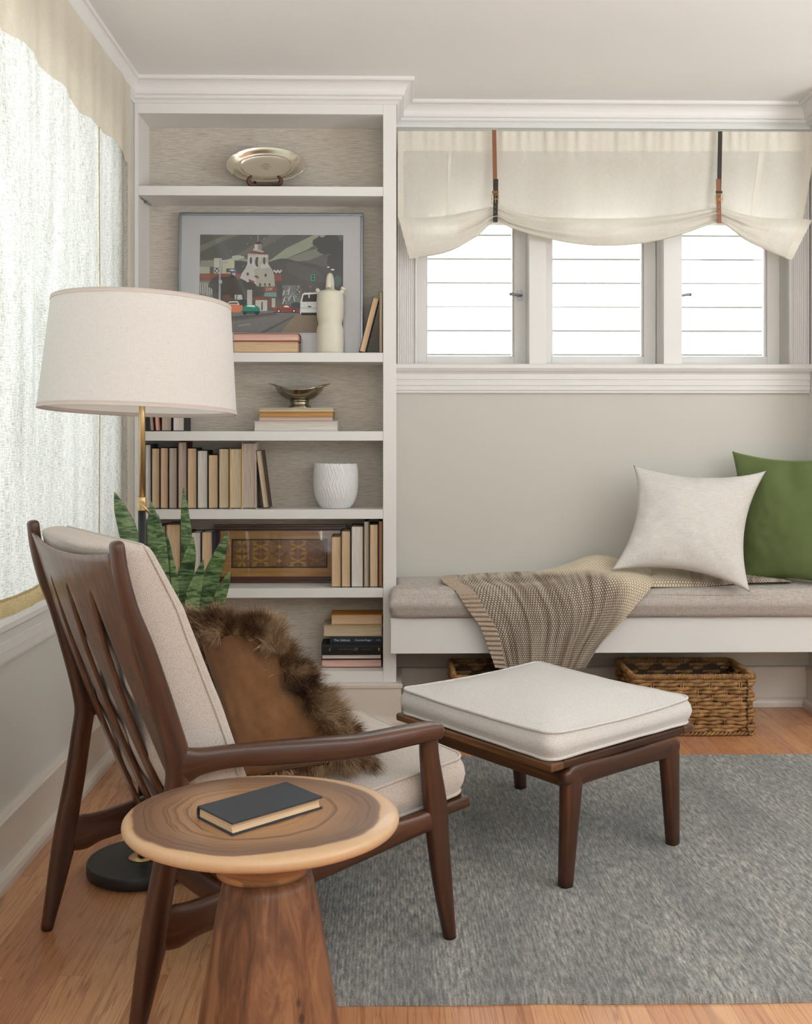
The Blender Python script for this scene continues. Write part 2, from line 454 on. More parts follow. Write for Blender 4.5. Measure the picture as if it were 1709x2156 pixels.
def cloth_window(name, base, dark, trans, holes, sx=1.0, lo=.35, hi=.62, hole_lo=.62):
    """sheer woven cloth: diffuse + translucent, and open pinholes between the threads (UV in metres)"""
    g = G(name); uv = g.uv()
    a = g.noise(g.map(uv, (38*sx, 420*sx, 1)), 1, 3, .65); b = g.noise(g.map(uv, (420*sx, 30*sx, 1)), 1, 3, .65)
    f = g.m('MULTIPLY', g.m('ADD', a, b), .5)
    big = g.noise(g.map(uv, (16, 2.2, 1)), 1, 2)
    c = g.ramp(g.m('ADD', g.m('MULTIPLY', f, .85), g.m('MULTIPLY', big, .15)), [(lo, dark), (hi, base)])
    d = g.n('ShaderNodeBsdfDiffuse', {'Color': c}).outputs[0]; tr = g.n('ShaderNodeBsdfTranslucent', {'Color': c}).outputs[0]
    mx = g.n('ShaderNodeMixShader', {0: trans, 1: d, 2: tr}).outputs[0]
    if holes > 0:
        tp = g.n('ShaderNodeBsdfTransparent').outputs[0]
        hf = g.m('MULTIPLY', g.ramp(f, [(hole_lo-.14, (0,0,0)), (hole_lo, (1,1,1))]), holes)
        mx = g.n('ShaderNodeMixShader', {0: hf, 1: mx, 2: tp}).outputs[0]
    g.t.links.new(mx, g.out.inputs[0]); return g.mat
SHEER = cloth_window('sheer_linen', rgb(250, 249, 244), rgb(164, 164, 150), .5, .16, 1.0, .40, .57)
SHEERBAND = cloth_window('sheer_linen_doubled', rgb(240, 233, 218), rgb(224, 214, 196), .3, 0)
HEMBAND = cloth_window('sheer_linen_hem', rgb(214, 194, 150), rgb(160, 138, 96), .35, 0)
LINENS = cloth_window('cream_window_linen', rgb(244, 241, 233), rgb(224, 218, 206), .42, .05, 1.2)
LINENT = cloth_window('cream_linen_tape', rgb(238, 233, 222), rgb(226, 219, 206), .22, 0, 1.2)
def glass_mat(name='window_glass', tint=(1,1,1,1), refl=.06):
    g = G(name); tp = g.n('ShaderNodeBsdfTransparent', {'Color': tint}).outputs[0]
    gl = g.n('ShaderNodeBsdfGlossy', {'Color': (1,1,1,1), 'Roughness': .02}).outputs[0]
    fr = g.n('ShaderNodeFresnel', {'IOR': 1.5}).outputs[0]
    mx = g.n('ShaderNodeMixShader', {0: g.m('MULTIPLY', fr, 1.0), 1: tp, 2: gl}).outputs[0]
    g.t.links.new(mx, g.out.inputs[0]); return g.mat
GLASS = glass_mat()
SIDING = painted('white_lap_siding', rgb(240, 240, 238), .6)
def grasscloth():
    g = G('taupe_grasscloth'); o = g.obj()
    a = g.noise(g.map(o, (55, 55, 950)), 1, 3, .6); b = g.noise(g.map(o, (16, 16, 260)), 1, 2); c0 = g.noise(o, 3, 2)
    f = g.m('MULTIPLY', g.m('ADD', a, b), .5)
    c = g.ramp(f, [(.32, rgb(162, 150, 138)), (.47, rgb(192, 183, 170)), (.66, rgb(210, 203, 192))])
    g.set(Base_Color=c, Roughness=.85); g.b.inputs['Specular IOR Level'].default_value = .2; g.bump(a, .3, .001); return g.mat
GRASS = grasscloth()
# ================================================================ THE ROOM
XL, XR, YB, YF, ZC = -0.985, 3.70, 4.37, -2.70, 2.518
BX0, BX1, BY = -0.985, 0.040, 4.10            # bookcase: left, right, face
b = MB(); b.box(XL-.2, XR+.2, YF-.2, YB+.2, -.08, 0); struct('floor', b, FLOOR)
b = MB(); b.box(XL-.2, XR+.2, YF-.2, YB+.2, ZC, ZC+.12); struct('ceiling', b, CEILP)
def wall_x(name, X0, X1, y0, y1, oy0, oy1, oz0, oz1):
    b = MB(); b.box(X0, X1, y0, oy0, 0, ZC); b.box(X0, X1, oy1, y1, 0, ZC)
    b.box(X0, X1, oy0, oy1, 0, oz0); b.box(X0, X1, oy0, oy1, oz1, ZC); return struct(name, b, WALLP)
def wall_y(name, Y0, Y1, x0, x1, ox0, ox1, oz0, oz1):
    b = MB(); b.box(x0, ox0, Y0, Y1, 0, ZC); b.box(ox1, x1, Y0, Y1, 0, ZC)
    b.box(ox0, ox1, Y0, Y1, 0, oz0); b.box(ox0, ox1, Y0, Y1, oz1, ZC); return struct(name, b, WALLP)
wall_x('wall_left', XL-.18, XL, YF-.2, YB+.2, 0.0, 3.72, .655, 2.28)
wall_x('wall_right', XR, XR+.18, YF-.2, YB+.2, -.3, 2.3, 1.0, 2.4)  # out of view; the opening is added to let the right fill in
WX0, WX1, WZ0, WZ1 = .128, 1.697, 1.425, 2.15
wall_y('wall_back', YB, YB+.22, XL, XR, WX0, WX1, WZ0, WZ1)
wall_y('wall_rear', YF-.18, YF, XL, XR, -.7, 2.7, .9, 2.42)  # unseen opening, added so the rear fill reaches the room
b = MB(); b.box(1.78, XR, 4.10, YB, 0, ZC); struct('wall_alcove', b, WHITE)

# ---- mouldings
def crownp(k=1.0):
    P = [(0,-.088),(.005,-.088),(.008,-.083),(.012,-.078),(.021,-.073),(.023,-.069),(.023,-.064),(.031,-.060)]
    for i in range(9):
        t = i/8; a = t*pi/2
        P.append((.033+.030*(1-cos(a))*1.0+.004*t, -.056+.042*sin(a)))
    P += [(.0685,-.012),(.070,-.011),(.070,0),(0,0)]
    return [(o*k, ZC+z) for o, z in P]
BASEPROF = [(0,0),(.044,0),(.044,.016),(.040,.027),(.032,.033),(.021,.035),(.019,.035),(.019,.146),(.0245,.147),(.0245,.158),(.021,.163),(0,.165)]
CPATH = [(BX0, BY), (BX1, BY), (BX1, YB), (1.78, YB), (1.78, 4.10), (XR, 4.10)]
b = MB(); b.mould([(XL, YF), (XL, BY+.05)], crownp(.52)); struct('trim_1', b, WHITE)
b = MB(); b.mould(CPATH, crownp(), segs=[2]); b.box(BX1, 1.78, YB-.012, YB, ZC-.100, ZC-.088); struct('trim_2', b, WHITE)
b = MB(); b.mould(CPATH, crownp(), segs=[3, 4]); struct('trim_3', b, WHITE)
b = MB(); b.mould([(XL, YF), (XL, BY+.05)], BASEPROF); struct('baseboard_left', b, BASEP)
b = MB(); b.mould(CPATH, BASEPROF, segs=[2]); struct('baseboard_back', b, BASEP)
b = MB(); b.mould(CPATH, BASEPROF, segs=[3, 4]); struct('baseboard_right', b, BASEP)
# left window stool and fluted apron
AP = [(0,.548),(.012,.548),(.014,.556),(.014,.566),(.018,.568),(.018,.580),(.021,.582),(.021,.606),(.017,.608),(.017,.612),(.021,.614),(.021,.640),(.034,.640),(.040,.645),(.040,.660),(.034,.668),(-.05,.668),(-.05,.640),(0,.640)]
b = MB(); b.mould([(XL, -.12), (XL, 3.84)], AP); struct('trim_4', b, WHITE)
# window_4: the sheer-covered window in the left wall
w4 = thing('window_4', None, None, (XL-.1, 1.86, .66)); w4['kind'] = 'structure'
b = MB(); n = 3; wy0, wy1, wz0, wz1 = 0.0, 3.72, .655, 2.28
for i in range(n+1):
    yy = wy0 + (wy1-wy0)*i/n; b.box(XL-.13, XL-.08, yy-.03, yy+.03, wz0, wz1)
b.box(XL-.13, XL-.08, wy0, wy1, wz0, wz0+.05); b.box(XL-.13, XL-.08, wy0, wy1, wz1-.05, wz1)
build('sash_frame', b, WHITE, w4)
b = MB(); b.box(XL-.106, XL-.102, wy0, wy1, wz0, wz1); build('glass_pane', b, GLASS, w4)
# back windows
def back_window(i, x0, x1, gx0, gx1, latch=None):
    r = thing('window_%d' % i, None, None, ((x0+x1)/2, YB+.13, WZ0)); r['kind'] = 'structure'
    y0, y1 = YB+.105, YB+.15; gz0, gz1 = 1.472, 2.10
    b = MB(); b.box(x0, gx0, y0, y1, WZ0, WZ1); b.box(gx1, x1, y0, y1, WZ0, WZ1)
    b.box(gx0, gx1, y0, y1, WZ0, gz0); b.box(gx0, gx1, y0, y1, gz1, WZ1)
    for a, c in ((gx0, gx0+.006), (gx1-.006, gx1)): b.box(a, c, y0+.012, y1, gz0, gz1)
    build('sash_frame', b, WHITE, r, bevel=.002)
    b = MB(); b.box(gx0-.004, gx1+.004, y0+.024, y0+.028, gz0-.004, gz1+.004); build('glass_pane', b, GLASS, r)
    if latch:
        lx, s = latch; lz = 1.733; b = MB()
        b.box(lx-.010, lx+.010, y0-.004, y0, lz-.022, lz+.022)
        b.tube([(lx, y0-.004, lz), (lx, y0-.016, lz)], .006, 10)
        b.tube([(lx+s*.010, y0-.016, lz-.002), (lx-s*.010, y0-.018, lz), (lx-s*.034, y0-.018, lz+.004), (lx-s*.045, y0-.016, lz+.003)], .005, 10, rfn=lambda t: .0045+.002*t)
        for q in (-1, 1):
            for p in (-1, 1): b.tube([(lx+p*.006, y0-.004, lz+q*.017), (lx+p*.006, y0-.0052, lz+q*.017)], .0024, 8)
        build('window_latch', b, CHROME, r)
back_window(1, WX0, .600, .172, .549, (.572, 1))
back_window(2, .655, 1.160, .711, 1.108)
back_window(3, 1.215, 1.697, 1.258, 1.642, (1.262, -1))
def mull(name, x0, x1):
    b = MB(); b.box(x0, x1, YB-.012, YB+.16, WZ0, WZ1); struct(name, b, WHITE, bevel=.002)
mull('trim_5', .598, .668); mull('trim_6', 1.163, 1.240)
def casing(name, x0, x1):
    P = [(x0, YB)]; n = 9
    for i in range(n):
        xa = x0+(x1-x0)*i/n; xb = x0+(x1-x0)*(i+1)/n
        d = .016 if 0 < i < n-1 else .022
        P += [(xa+.0012, YB-d+.004), (xa+.003, YB-d), (xb-.003, YB-d), (xb-.0012, YB-d+.004)]
    P += [(x1, YB)]
    b = MB(); b.prism(P, 'z', WZ0, 2.33); struct(name, b, WHITE)
casing('trim_7', .046, .128); casing('trim_8', 1.697, 1.776)
# stool and apron below the back windows
b = MB()
SP = [(YB+.10,1.433),(YB-.040,1.430),(YB-.045,1.426),(YB-.045,1.412),(YB-.036,1.400),(YB-.026,1.394),(YB-.024,1.390),(YB-.022,1.388),(YB-.022,1.366),(YB-.018,1.364),(YB-.018,1.360),(YB-.022,1.358),(YB-.022,1.342),(YB-.018,1.340),(YB-.018,1.336),(YB-.020,1.334),(YB-.020,1.322),(YB-.014,1.320),(YB-.014,1.310),(YB,1.309)]
b.prism([(y, z) for y, z in SP] , 'x', BX1+.002, 1.778); struct('trim_9', b, WHITE)

# the house next door, seen blown out through the panes
b = MB(); k = -9
while k < 18:
    z0 = 1.617 + k*.1443
    b.prism([(6.302, z0+.1443), (6.286, z0+.0085), (6.30, z0+.0085), (6.33, z0+.0085), (6.33, z0+.1443)], 'x', -3.5, 5.5); k += 1
b.box(-3.5, 5.5, 6.33, 6.36, .3, 4.3)
h = build('neighbour_house', b, SIDING, origin=(.9, 6.33, .3))
tag(h, 'white lap siding of the house next door, seen through the back windows', 'house')
b = MB(); b.box(-8, 8, 4.62, 10, -.4, -.35); b.box(-8, -1.2, -6, 10, -.4, -.35)
g = struct('ground', b, painted('pale_gravel', rgb(190, 190, 182), .9))

# ================================================================ BOOKCASE
SH = [2.108, 1.457, 1.1486, .8417, .533, .2075]       # shelf tops
BBK = 4.29
bc = thing('bookcase', 'tall built-in white bookcase lined with taupe grasscloth, in the left corner of the room', 'bookcase', (-.47, BY, 0))
b = MB(); b.box(BX0+.001, -.968, BY, YB-.002, .16, ZC-.08); build('side_panel', b, WHITE, bc, bevel=.0015)
b = MB(); b.box(-.012, BX1, BY, YB-.002, .16, ZC-.08); build('side_panel', b, WHITE, bc, bevel=.0015)
b = MB(); b.box(-.968, -.012, BBK, BBK+.012, .2, 2.40); build('back_panel', b, GRASS, bc)
b = MB(); b.box(-.968, -.012, BY, BY+.02, 2.391, ZC-.08); b.box(-.968, -.012, BY+.02, BBK, 2.391, 2.41); build('header', b, WHITE, bc, bevel=.001)
b = MB(); b.box(BX0+.001, BX1-.0005, BY-.001, YB-.002, .10, .1595); build('plinth', b, WHITE, bc, bevel=.001)
b = MB(); b.mould(CPATH, BASEPROF, segs=[0, 1]); build('base_moulding', b, BASEP, bc)
b = MB(); b.mould(CPATH, crownp(), segs=[0, 1]); build('crown_moulding', b, WHITE, bc)
for i, z in enumerate(SH):
    b = MB(); th = .037 if i < 5 else .048
    b.box(-.9675, -.0125, BY+.001, BBK-.0005, z-th, z); build('shelf', b, WHITE, bc, bevel=.0015)
b = MB(); b.box(-.9675, -.955, BY+.10, BY+.106, 2.063, 2.0705); b.tube([(-.9675, BY+.03, 2.068), (-.955, BY+.17, 2.068)], .0015, 6); build('shelf_bracket', b, CHROME, bc)

# ================================================================ WINDOW SEAT
ws = thing('built_in_bench', 'white built-in window seat with deep front board, under the back windows', 'bench', (.9, 4.02, .296))
b = MB(); b.box(.017, 1.779, 4.0, 4.022, .296, .433); b.box(.017, .039, 4.022, 4.098, .296, .433); build('front_board', b, WHITE, ws, bevel=.002)
b = MB(); b.box(.042, 1.779, 4.0225, 4.368, .408, .432); build('seat_board', b, WHITE, ws)
for xa in (.042, 1.76):
    b = MB(); b.box(xa, xa+.018, 4.03, 4.366, .30, .408); build('end_cleat', b, WHITE, ws)

def rrect(x0, x1, y0, y1, r, n=7):
    P = []
    for cx, cy, a0 in ((x1-r, y0+r, -pi/2), (x1-r, y1-r, 0), (x0+r, y1-r, pi/2), (x0+r, y0+r, pi)):
        for i in range(n+1):
            a = a0 + pi/2*i/n; P.append((cx+r*cos(a), cy+r*sin(a)))
    return P
def densify(P, step):
    out = []
    for i, p in enumerate(P):
        q = P[(i+1) % len(P)]; d = sqrt((q[0]-p[0])**2+(q[1]-p[1])**2); n = max(1, int(round(d/step)))
        for j in range(n): out.append((p[0]+(q[0]-p[0])*j/n, p[1]+(q[1]-p[1])*j/n))
    return out
def cushion(mb, x0, x1, y0, y1, z0, z1, r=.035, er=.012, crown=.02, bulge=.008, fn=lambda p: p, wr=.003, wf=9.0, step=.03, crown0=.004, ins=None):
    base = densify(rrect(x0, x1, y0, y1, r), step)
    cx, cy = (x0+x1)/2, (y0+y1)/2; hx, hy = (x1-x0)/2, (y1-y0)/2; dm = min(hx, hy)*.97
    def ring(d, z):
        R = []
        for x, y in base:
            # shrink each axis so the ring stays a rounded rectangle
            fx = (hx-d)/hx; fy = (hy-d)/hy
            p = Vector((cx+(x-cx)*fx, cy+(y-cy)*fy, z))
            w = mnoise.noise(p*wf + Vector((3.1, x0*7, z0*5)))*wr
            p.z += w*min(1, max(0, d)/.03) ; R.append(fn(p))
        return R
    rings = []
    D = [dm, dm*.6, dm*.3, .04]
    for d in D: rings.append(ring(d, z0-crown0*(1-((dm-d)/dm)**2)*0))
    for i in range(5):
        a = pi/2*i/4; rings.append(ring(er*(1-sin(a)), z0+er*(1-cos(a))))
    for t in (.25, .5, .75):
        rings.append(ring(-bulge*sin(pi*t), z0+er+(z1-z0-2*er)*t))
    for i in range(5):
        a = pi/2*i/4; rings.append(ring(er*(1-cos(a)), z1-er*(1-sin(a))))
    for k in range(1, 11):
        t = k/10; d = er+(dm-er)*t; rings.append(ring(d, z1+crown*(1-(1-t)**2.2)))
    mb.rings(rings, 0, True, True, True, True)
def welt(mb, x0, x1, y0, y1, z, r, rad, fn=lambda p: p, step=.02, wob=.0015):
    P = densify(rrect(x0, x1, y0, y1, r), step)
    mb.tube([fn(Vector((x, y, z + mnoise.noise(Vector((x*14, y*14, z*9)))*wob))) for x, y in P], rad, 7, True)

def bench_fn(p):
    # the cushion's front corner swells out past the bookcase side; rear part is held by it
    if p.x < .12:
        lim = .043 if p.y > 4.095 else .043-.032*min(1, (4.095-p.y)/.04)
        p = Vector((max(p.x, lim + (0.0 if p.x < lim else 0)), p.y, p.z))
    return p
b = MB(); cushion(b, .011, 1.776, 3.968, 4.366, .4335, .546, r=.03, er=.030, crown=.006, bulge=.012, fn=bench_fn, wr=.004, wf=6, step=.022)
bcush = thing('bench_cushion', 'long taupe linen cushion on the white window seat', 'cushion', (.9, 4.17, .4335))
build('cushion_body', b, BENCHF, bcush)
b = MB(); b.tube([(x, 3.9705+.002*sin(x*9), .5235+.0015*sin(x*13)) for x in [.06+i*.02 for i in range(85)]], .0022, 6); build('piping', b, BENCHF, bcush)
# ================================================================ RUG
def rug_mat():
    g = G('heathered_grey_wool'); o = g.obj(); x, y, z = g.sep(o)
    cv = g.comb(g.m('MULTIPLY', x, 118.0), g.m('MULTIPLY', y, 24.0), 0.0)
    a = g.noise(cv, 1.0, 3, .7); fine = g.noise(o, 420, 2, .6); pat = g.noise(g.map(o, (5, 1.6, 1)), 1.0, 4, .6)
    f = g.m('ADD', g.m('MULTIPLY', a, .72), g.m('MULTIPLY', fine, .28))
    c = g.ramp(f, [(.31, rgb(70, 72, 76)), (.44, rgb(120, 120, 118)), (.54, rgb(156, 153, 146)), (.68, rgb(202, 197, 188))])
    c = g.mix(g.m('MULTIPLY', g.ramp(pat, [(.42, (0,0,0)), (.66, (1,1,1))]), .7), c, g.mix(a, rgb(62, 66, 74), rgb(128, 128, 127)))
    tan_ = g.ramp(g.noise(g.map(o, (60, 8, 1), loc=(5, 3, 0)), 1.0, 2), [(.62, (0,0,0)), (.72, (1,1,1))])
    c = g.mix(g.m('MULTIPLY', tan_, .3), c, rgb(172, 154, 138))
    g.set(Base_Color=c, Roughness=.97); g.b.inputs['Specular IOR Level'].default_value = .05; g.b.inputs['Sheen Weight'].default_value = .2
    w = g.wave(g.map(o, (1, 1, 1)), 39.0, 1.5, 2, 3, 'X')
    g.bump(g.m('ADD', g.m('MULTIPLY', w, .22), g.m('ADD', f, g.m('MULTIPLY', fine, .6))), .8, .004)
    return g.mat
RUGM = rug_mat()
b = MB(); rx0, rx1, ry0, ry1 = -.225, 2.62, 2.072, 3.655
def rugf(u, v):
    x = rx0+(rx1-rx0)*u; y = ry0+(ry1-ry0)*v
    e = min(x-rx0, rx1-x, y-ry0, ry1-y); z = .0125*min(1, sqrt(max(0, e)/.010)) if e < .010 else .0125
    z += mnoise.noise(Vector((x*9, y*9, 0)))*.0006
    y += mnoise.noise(Vector((x*5, 0, 4)))*.004*(1 if v < .02 else 0) - (0.006*sin((x-rx0)*1.2) if v < .02 else 0)
    return (x, y, max(z, .0006) if e > 1e-6 else .0006)
gu = [0, .0012, .0024, .0036]+[.0036+(1-.0072)*i/150 for i in range(1, 150)]+[1-.0036, 1-.0024, 1-.0012, 1]
gv = [0, .002, .004, .0065]+[.0065+(1-.013)*i/90 for i in range(1, 90)]+[1-.0065, 1-.004, 1-.002, 1]
b.grid(lambda u, v: rugf(gu[round(u*(len(gu)-1))], gv[round(v*(len(gv)-1))]), len(gu)-1, len(gv)-1)
tag(build('area_rug', b, RUGM, origin=(1.2, 2.86, 0)), 'heathered grey wool rug with ribbed pile on the oak floor', 'rug')

# ================================================================ ARMCHAIR  (local x = forward, y = towards the far side, z up)
ch = thing('armchair', 'walnut lounge chair with slatted curved back and oatmeal boucle cushions, behind the round side table', 'armchair', (-.462, 1.923, 0), atan2(.547, .837))
CW = .585
UP = [(-.029,.930,.0125),(-.022,.88,.0135),(-.004,.81,.015),(.024,.737,.017),(.050,.655,.0195),(.072,.58,.022),(.085,.53,.024),(.088,.49,.0225),(.081,.44,.022),(.066,.34,.0225),(.052,.265,.024),(.040,.19,.026),(.031,.145,.0235),(.018,.08,.019),(.001,.0005,.0125)]
FL = [(.668,.470,.020),(.671,.42,.0215),(.683,.34,.0265),(.690,.285,.0275),(.694,.24,.0255),(.7065,.14,.022),(.7262,.0128,.0132)]
ARM = [(.086,.509,.036),(.104,.508,.034),(.135,.510,.0245),(.20,.510,.0215),(.28,.503,.0235),(.38,.494,.0235),(.48,.485,.0225),(.60,.484,.0205),(.665,.482,.0195),(.688,.481,.0175)]
RAIL = [(.050,.206,.036),(.085,.207,.041),(.12,.212,.0345),(.18,.2195,.0335),(.36,.250,.0335),(.50,.269,.0315),(.62,.281,.0245),(.655,.285,.0235),(.69,.286,.026)]
for sd, yy in ((-1, .008), (1, CW-.008)):
    b = MB(); sweep(b, [(s, yy, z, w, .0165 if z > .2 else .0165-.004*(.2-z)/.2) for s, z, w in UP], e=3.0, round_end=(True, False)); build('back_leg', b, WALNUT, ch, False)
    b = MB(); sweep(b, [(s, yy, z, w, .0175 if z > .25 else .0175-.004*(.25-z)/.25) for s, z, w in FL], e=3.0, round_end=(True, False)); build('front_leg', b, WALNUT, ch, False)
    b = MB(); sweep(b, [(s, yy + sd*(.016*sin(pi*min(1, max(0, (s-.1)/.6)))), z, w, interp([(.07, .0165), (.2, .017), (.38, .025), (.6, .027), (.70, .0235)], s)) for s, z, w in ARM], e=3.4, round_end=(False, True)); build('armrest', b, WALNUT, ch, False)
    b = MB(); sweep(b, [(s, yy, z, w, .014) for s, z, w in RAIL], e=3.0, round_end=(False, False)); build('side_rail', b, WALNUT, ch, False)
# curved ply back with three tapering slots
ZSL, ZTOP, ZBOT = .835, .915, .225
def back_s(u, z): return -.038 + .30*(.93-z) - .024*(1-u*u)*min(1, max(.2, (z-.2)/.5)) + .036*max(0, (.84-z)/.6)**2
def back_pt(u, z): return Vector((back_s(u, z), CW/2 + u*(CW/2-.020), z))
b = MB(); zr = [ZTOP - (ZTOP-ZSL)*i/6 for i in range(7)] + [ZSL - (ZSL-ZBOT)*i/48 for i in range(1, 49)]
for k in range(4):
    c0 = -.75+.5*k
    def fn(uu, vv, k=k, c0=c0):
        z = zr[round(vv*(len(zr)-1))]
        if z >= ZSL: L, R = c0-.25, c0+.25
        else:
            t = (ZSL-z)/(ZSL-ZBOT); h = .062+.188*(1-t)**2.7; cc = c0*(1-.02*t)
            L, R = cc-h, cc+h
        if k == 0 and z < .885: L = max(L, -1+.10*min(1, (.885-z)/.30))
        if k == 3 and z < .885: R = min(R, 1-.10*min(1, (.885-z)/.30))
        u = L+(R-L)*uu
        zz = z - (.018*(1-u*u) if vv < .02 else .018*(1-u*u)*max(0, (z-ZSL)/(ZTOP-ZSL)) if z > ZSL else 0)
        return back_pt(u, zz)
    b.grid(fn, 8, len(zr)-1)
build('back_panel', b, PLY, ch, False, weld=True, solid=.008)
b = MB(); sweep(b, [(.205-.020*(1-((l-.2925)/.2925)**2), l, .216, .013, .026) for l in [.015, .1, .2, .2925, .385, .485, .57]], lat=(0,0,1), e=3.2, round_end=(False, False)); build('rear_rail', b, WALNUT, ch, False)
# seat platform
def seat_z(s): return .250 + .112*(s-.25)
for l0 in (.030, CW-.068):
    b = MB(); b.hexa([(.21, l0, seat_z(.21)-.034), (.806, l0, seat_z(.806)-.030), (.806, l0+.038, seat_z(.806)-.030), (.21, l0+.038, seat_z(.21)-.034), (.21, l0, seat_z(.21)-.004), (.800, l0, seat_z(.8)-.004), (.800, l0+.038, seat_z(.8)-.004), (.21, l0+.038, seat_z(.21)-.004)])
    build('platform_rail', b, WALNUT_X, ch, False, bevel=.006, segs=3)
b = MB(); b.hexa([(.70, .068, seat_z(.7)-.036), (.735, .068, seat_z(.735)-.036), (.735, CW-.068, seat_z(.735)-.036), (.70, CW-.068, seat_z(.7)-.036), (.70, .068, seat_z(.7)-.006), (.735, .068, seat_z(.735)-.006), (.735, CW-.068, seat_z(.735)-.006), (.70, CW-.068, seat_z(.7)-.006)]); build('front_rail', b, WALNUT_O, ch, False, bevel=.004)
b = MB()
for i in range(6):
    s0 = .20+.082*i; b.hexa([(s0, .0685, seat_z(s0)-.012), (s0+.05, .0685, seat_z(s0+.05)-.012), (s0+.05, CW-.0685, seat_z(s0+.05)-.012), (s0, CW-.0685, seat_z(s0)-.012), (s0, .0685, seat_z(s0)-.009), (s0+.05, .0685, seat_z(s0+.05)-.009), (s0+.05, CW-.0685, seat_z(s0+.05)-.009), (s0, CW-.0685, seat_z(s0)-.009)])
build('webbing', b, plain('black_webbing', rgb(26, 24, 24), .9), ch, False)
def seat_fn(p): return Vector((p.x, p.y, p.z + seat_z(p.x)))
sx0, sx1, sy0, sy1 = .225, .798, .045, CW-.045
b = MB(); cushion(b, sx0, sx1, sy0, sy1, 0.0, .086, r=.032, er=.007, crown=.026, bulge=.010, fn=seat_fn, wr=.004, wf=8, step=.018)
sc_ = build('seat_cushion', b, BOUCLE, ch, False)
b = MB(); welt(b, sx0, sx1, sy0, sy1, .083, .032, .0042, seat_fn); welt(b, sx0, sx1, sy0, sy1, .003, .032, .0042, seat_fn); build('piping', b, BOUCLE, sc_, False)
def back_fn(p):
    z = .325 + p.y; u = (p.x-CW/2)/(CW/2-.02)
    s = -.0265 + .30*(.93-z) + .036*max(0, (.84-z)/.6)**2 + p.z*interp([(.3, 1.15), (.6, 1.18), (.8, 1.03), (.93, .70)], z)
    if p.z < .03: s -= .012*(1-min(1, abs(u))**2)*(1-p.z/.03) - (.009*sin(z*40+u*3)+.006*sin(z*23-u*5))*(1-p.z/.03)*(1-min(1, abs(u))**4)
    return Vector((s, p.x, z))
b = MB(); cushion(b, .040, CW-.048, 0, .598, 0, .100, r=.012, er=.011, crown=.022, bulge=.004, fn=back_fn, wr=.006, wf=7, step=.018)
bk = build('back_cushion', b, BOUCLE, ch, False)
b = MB(); welt(b, .0385, CW-.0465, -.001, .5995, .083, .014, .0028, back_fn); build('piping', b, BOUCLE, bk, False)

# ---------------------------------------------------------------- fur cushion on the chair
def pillow(mb, c, T0, T1, pinch=.10, n=44, wr=.004, wf=9, seed=0, nrm=None, mat=(0, 0), power=.5, dent=None):
    TL, TR, BR, BL = [Vector(p) for p in c]
    N = nrm if nrm is not None else ((TR-TL)+(BR-BL)).cross((TL-BL)+(TR-BR)).normalized()
    def flat(a, bb):
        a2 = a*(1-pinch*(1-bb*bb)*abs(a)); b2 = bb*(1-pinch*(1-a*a)*abs(bb))
        u = (a2+1)/2; v = (b2+1)/2
        return (BL*(1-u)+BR*u)*(1-v) + (TL*(1-u)+TR*u)*v
    def side(T, sg):
        def f(u, v):
            a = 2*u-1; bb = 2*v-1; p = flat(a, bb)
            e = max(0.0, (1-a*a)*(1-bb*bb)); t = T*e**power
            w = mnoise.noise(Vector((a*wf*.35+seed, bb*wf*.35, sg*2.2)))*wr*2 + mnoise.noise(Vector((a*wf+seed, bb*wf, sg*5.2)))*wr
            # folds that run in from the corners
            ed = (abs(a)*abs(bb))**2
            w += ed*sin((a*bb)*26+seed)*.004
            if dent: w += dent(a, bb)
            return p + N*sg*(t + w*min(1, e*6))
        return f
    mb.grid(side(T0, 1), n, n, mat[0]); mb.grid(lambda u, v: side(T1, -1)(1-u, v), n, n, mat[1])
    return flat, N
M_CH = frame_of(ch)
def CHP(s, l, z): return M_CH @ Vector((s, l, z))
fc = [CHP(.300, .445, .705), CHP(.440, .335, .685), CHP(.585, .115, .405), CHP(.300, .175, .400)]
pil = thing('fur_pillow', 'brown shaggy fur pillow with suede back, on the seat of the lounge chair', 'pillow', tuple(CHP(.45, .2, .385)))
b = MB()
Nf = ((fc[1]-fc[0])+(fc[2]-fc[3])).cross((fc[0]-fc[3])+(fc[1]-fc[2])).normalized()
if Nf.dot(Vector((0, -1, 0))) < 0: Nf = -Nf
flat, N = pillow(b, fc, .045, .085, .03, 36, .004, 8, 3, nrm=Nf)
build('suede_cover', b, SUEDE, pil, weld=True)
rnd = random.Random(11); b = MB()
cen = sum(fc, Vector())/4
def strand(root, d, L, w, nrm, r):
    d = d.normalized(); sidev = d.cross(Vector((rnd.uniform(-1,1), rnd.uniform(-1,1), rnd.uniform(-1,1)))).normalized()
    p = root.copy(); pts = []; curl = Vector((rnd.gauss(0,.22), rnd.gauss(0,.22), rnd.gauss(0,.18)-.42))
    k0 = len(b.v); m = 4
    for i in range(m+1):
        t = i/m; ww = w*(1-t)**.7
        if i < m: b.v.append(p - sidev*ww); b.v.append(p + sidev*ww)
        else: b.v.append(p.copy())
        d = (d + curl*.28).normalized(); p = p + d*(L/m)
    for i in range(m-1):
        a = k0+2*i; t0 = i/m; t1 = (i+1)/m
        b.face((a, a+1, a+3, a+2), 0, [(r, t0), (r, t0), (r, t1), (r, t1)])
    a = k0+2*(m-1); b.face((a, a+1, a+2), 0, [(r, 1-1/m), (r, 1-1/m), (r, 1.0)])
Rv = ((fc[1]-fc[0])+(fc[2]-fc[3])).normalized(); Uv = ((fc[0]-fc[3])+(fc[1]-fc[2])).normalized()
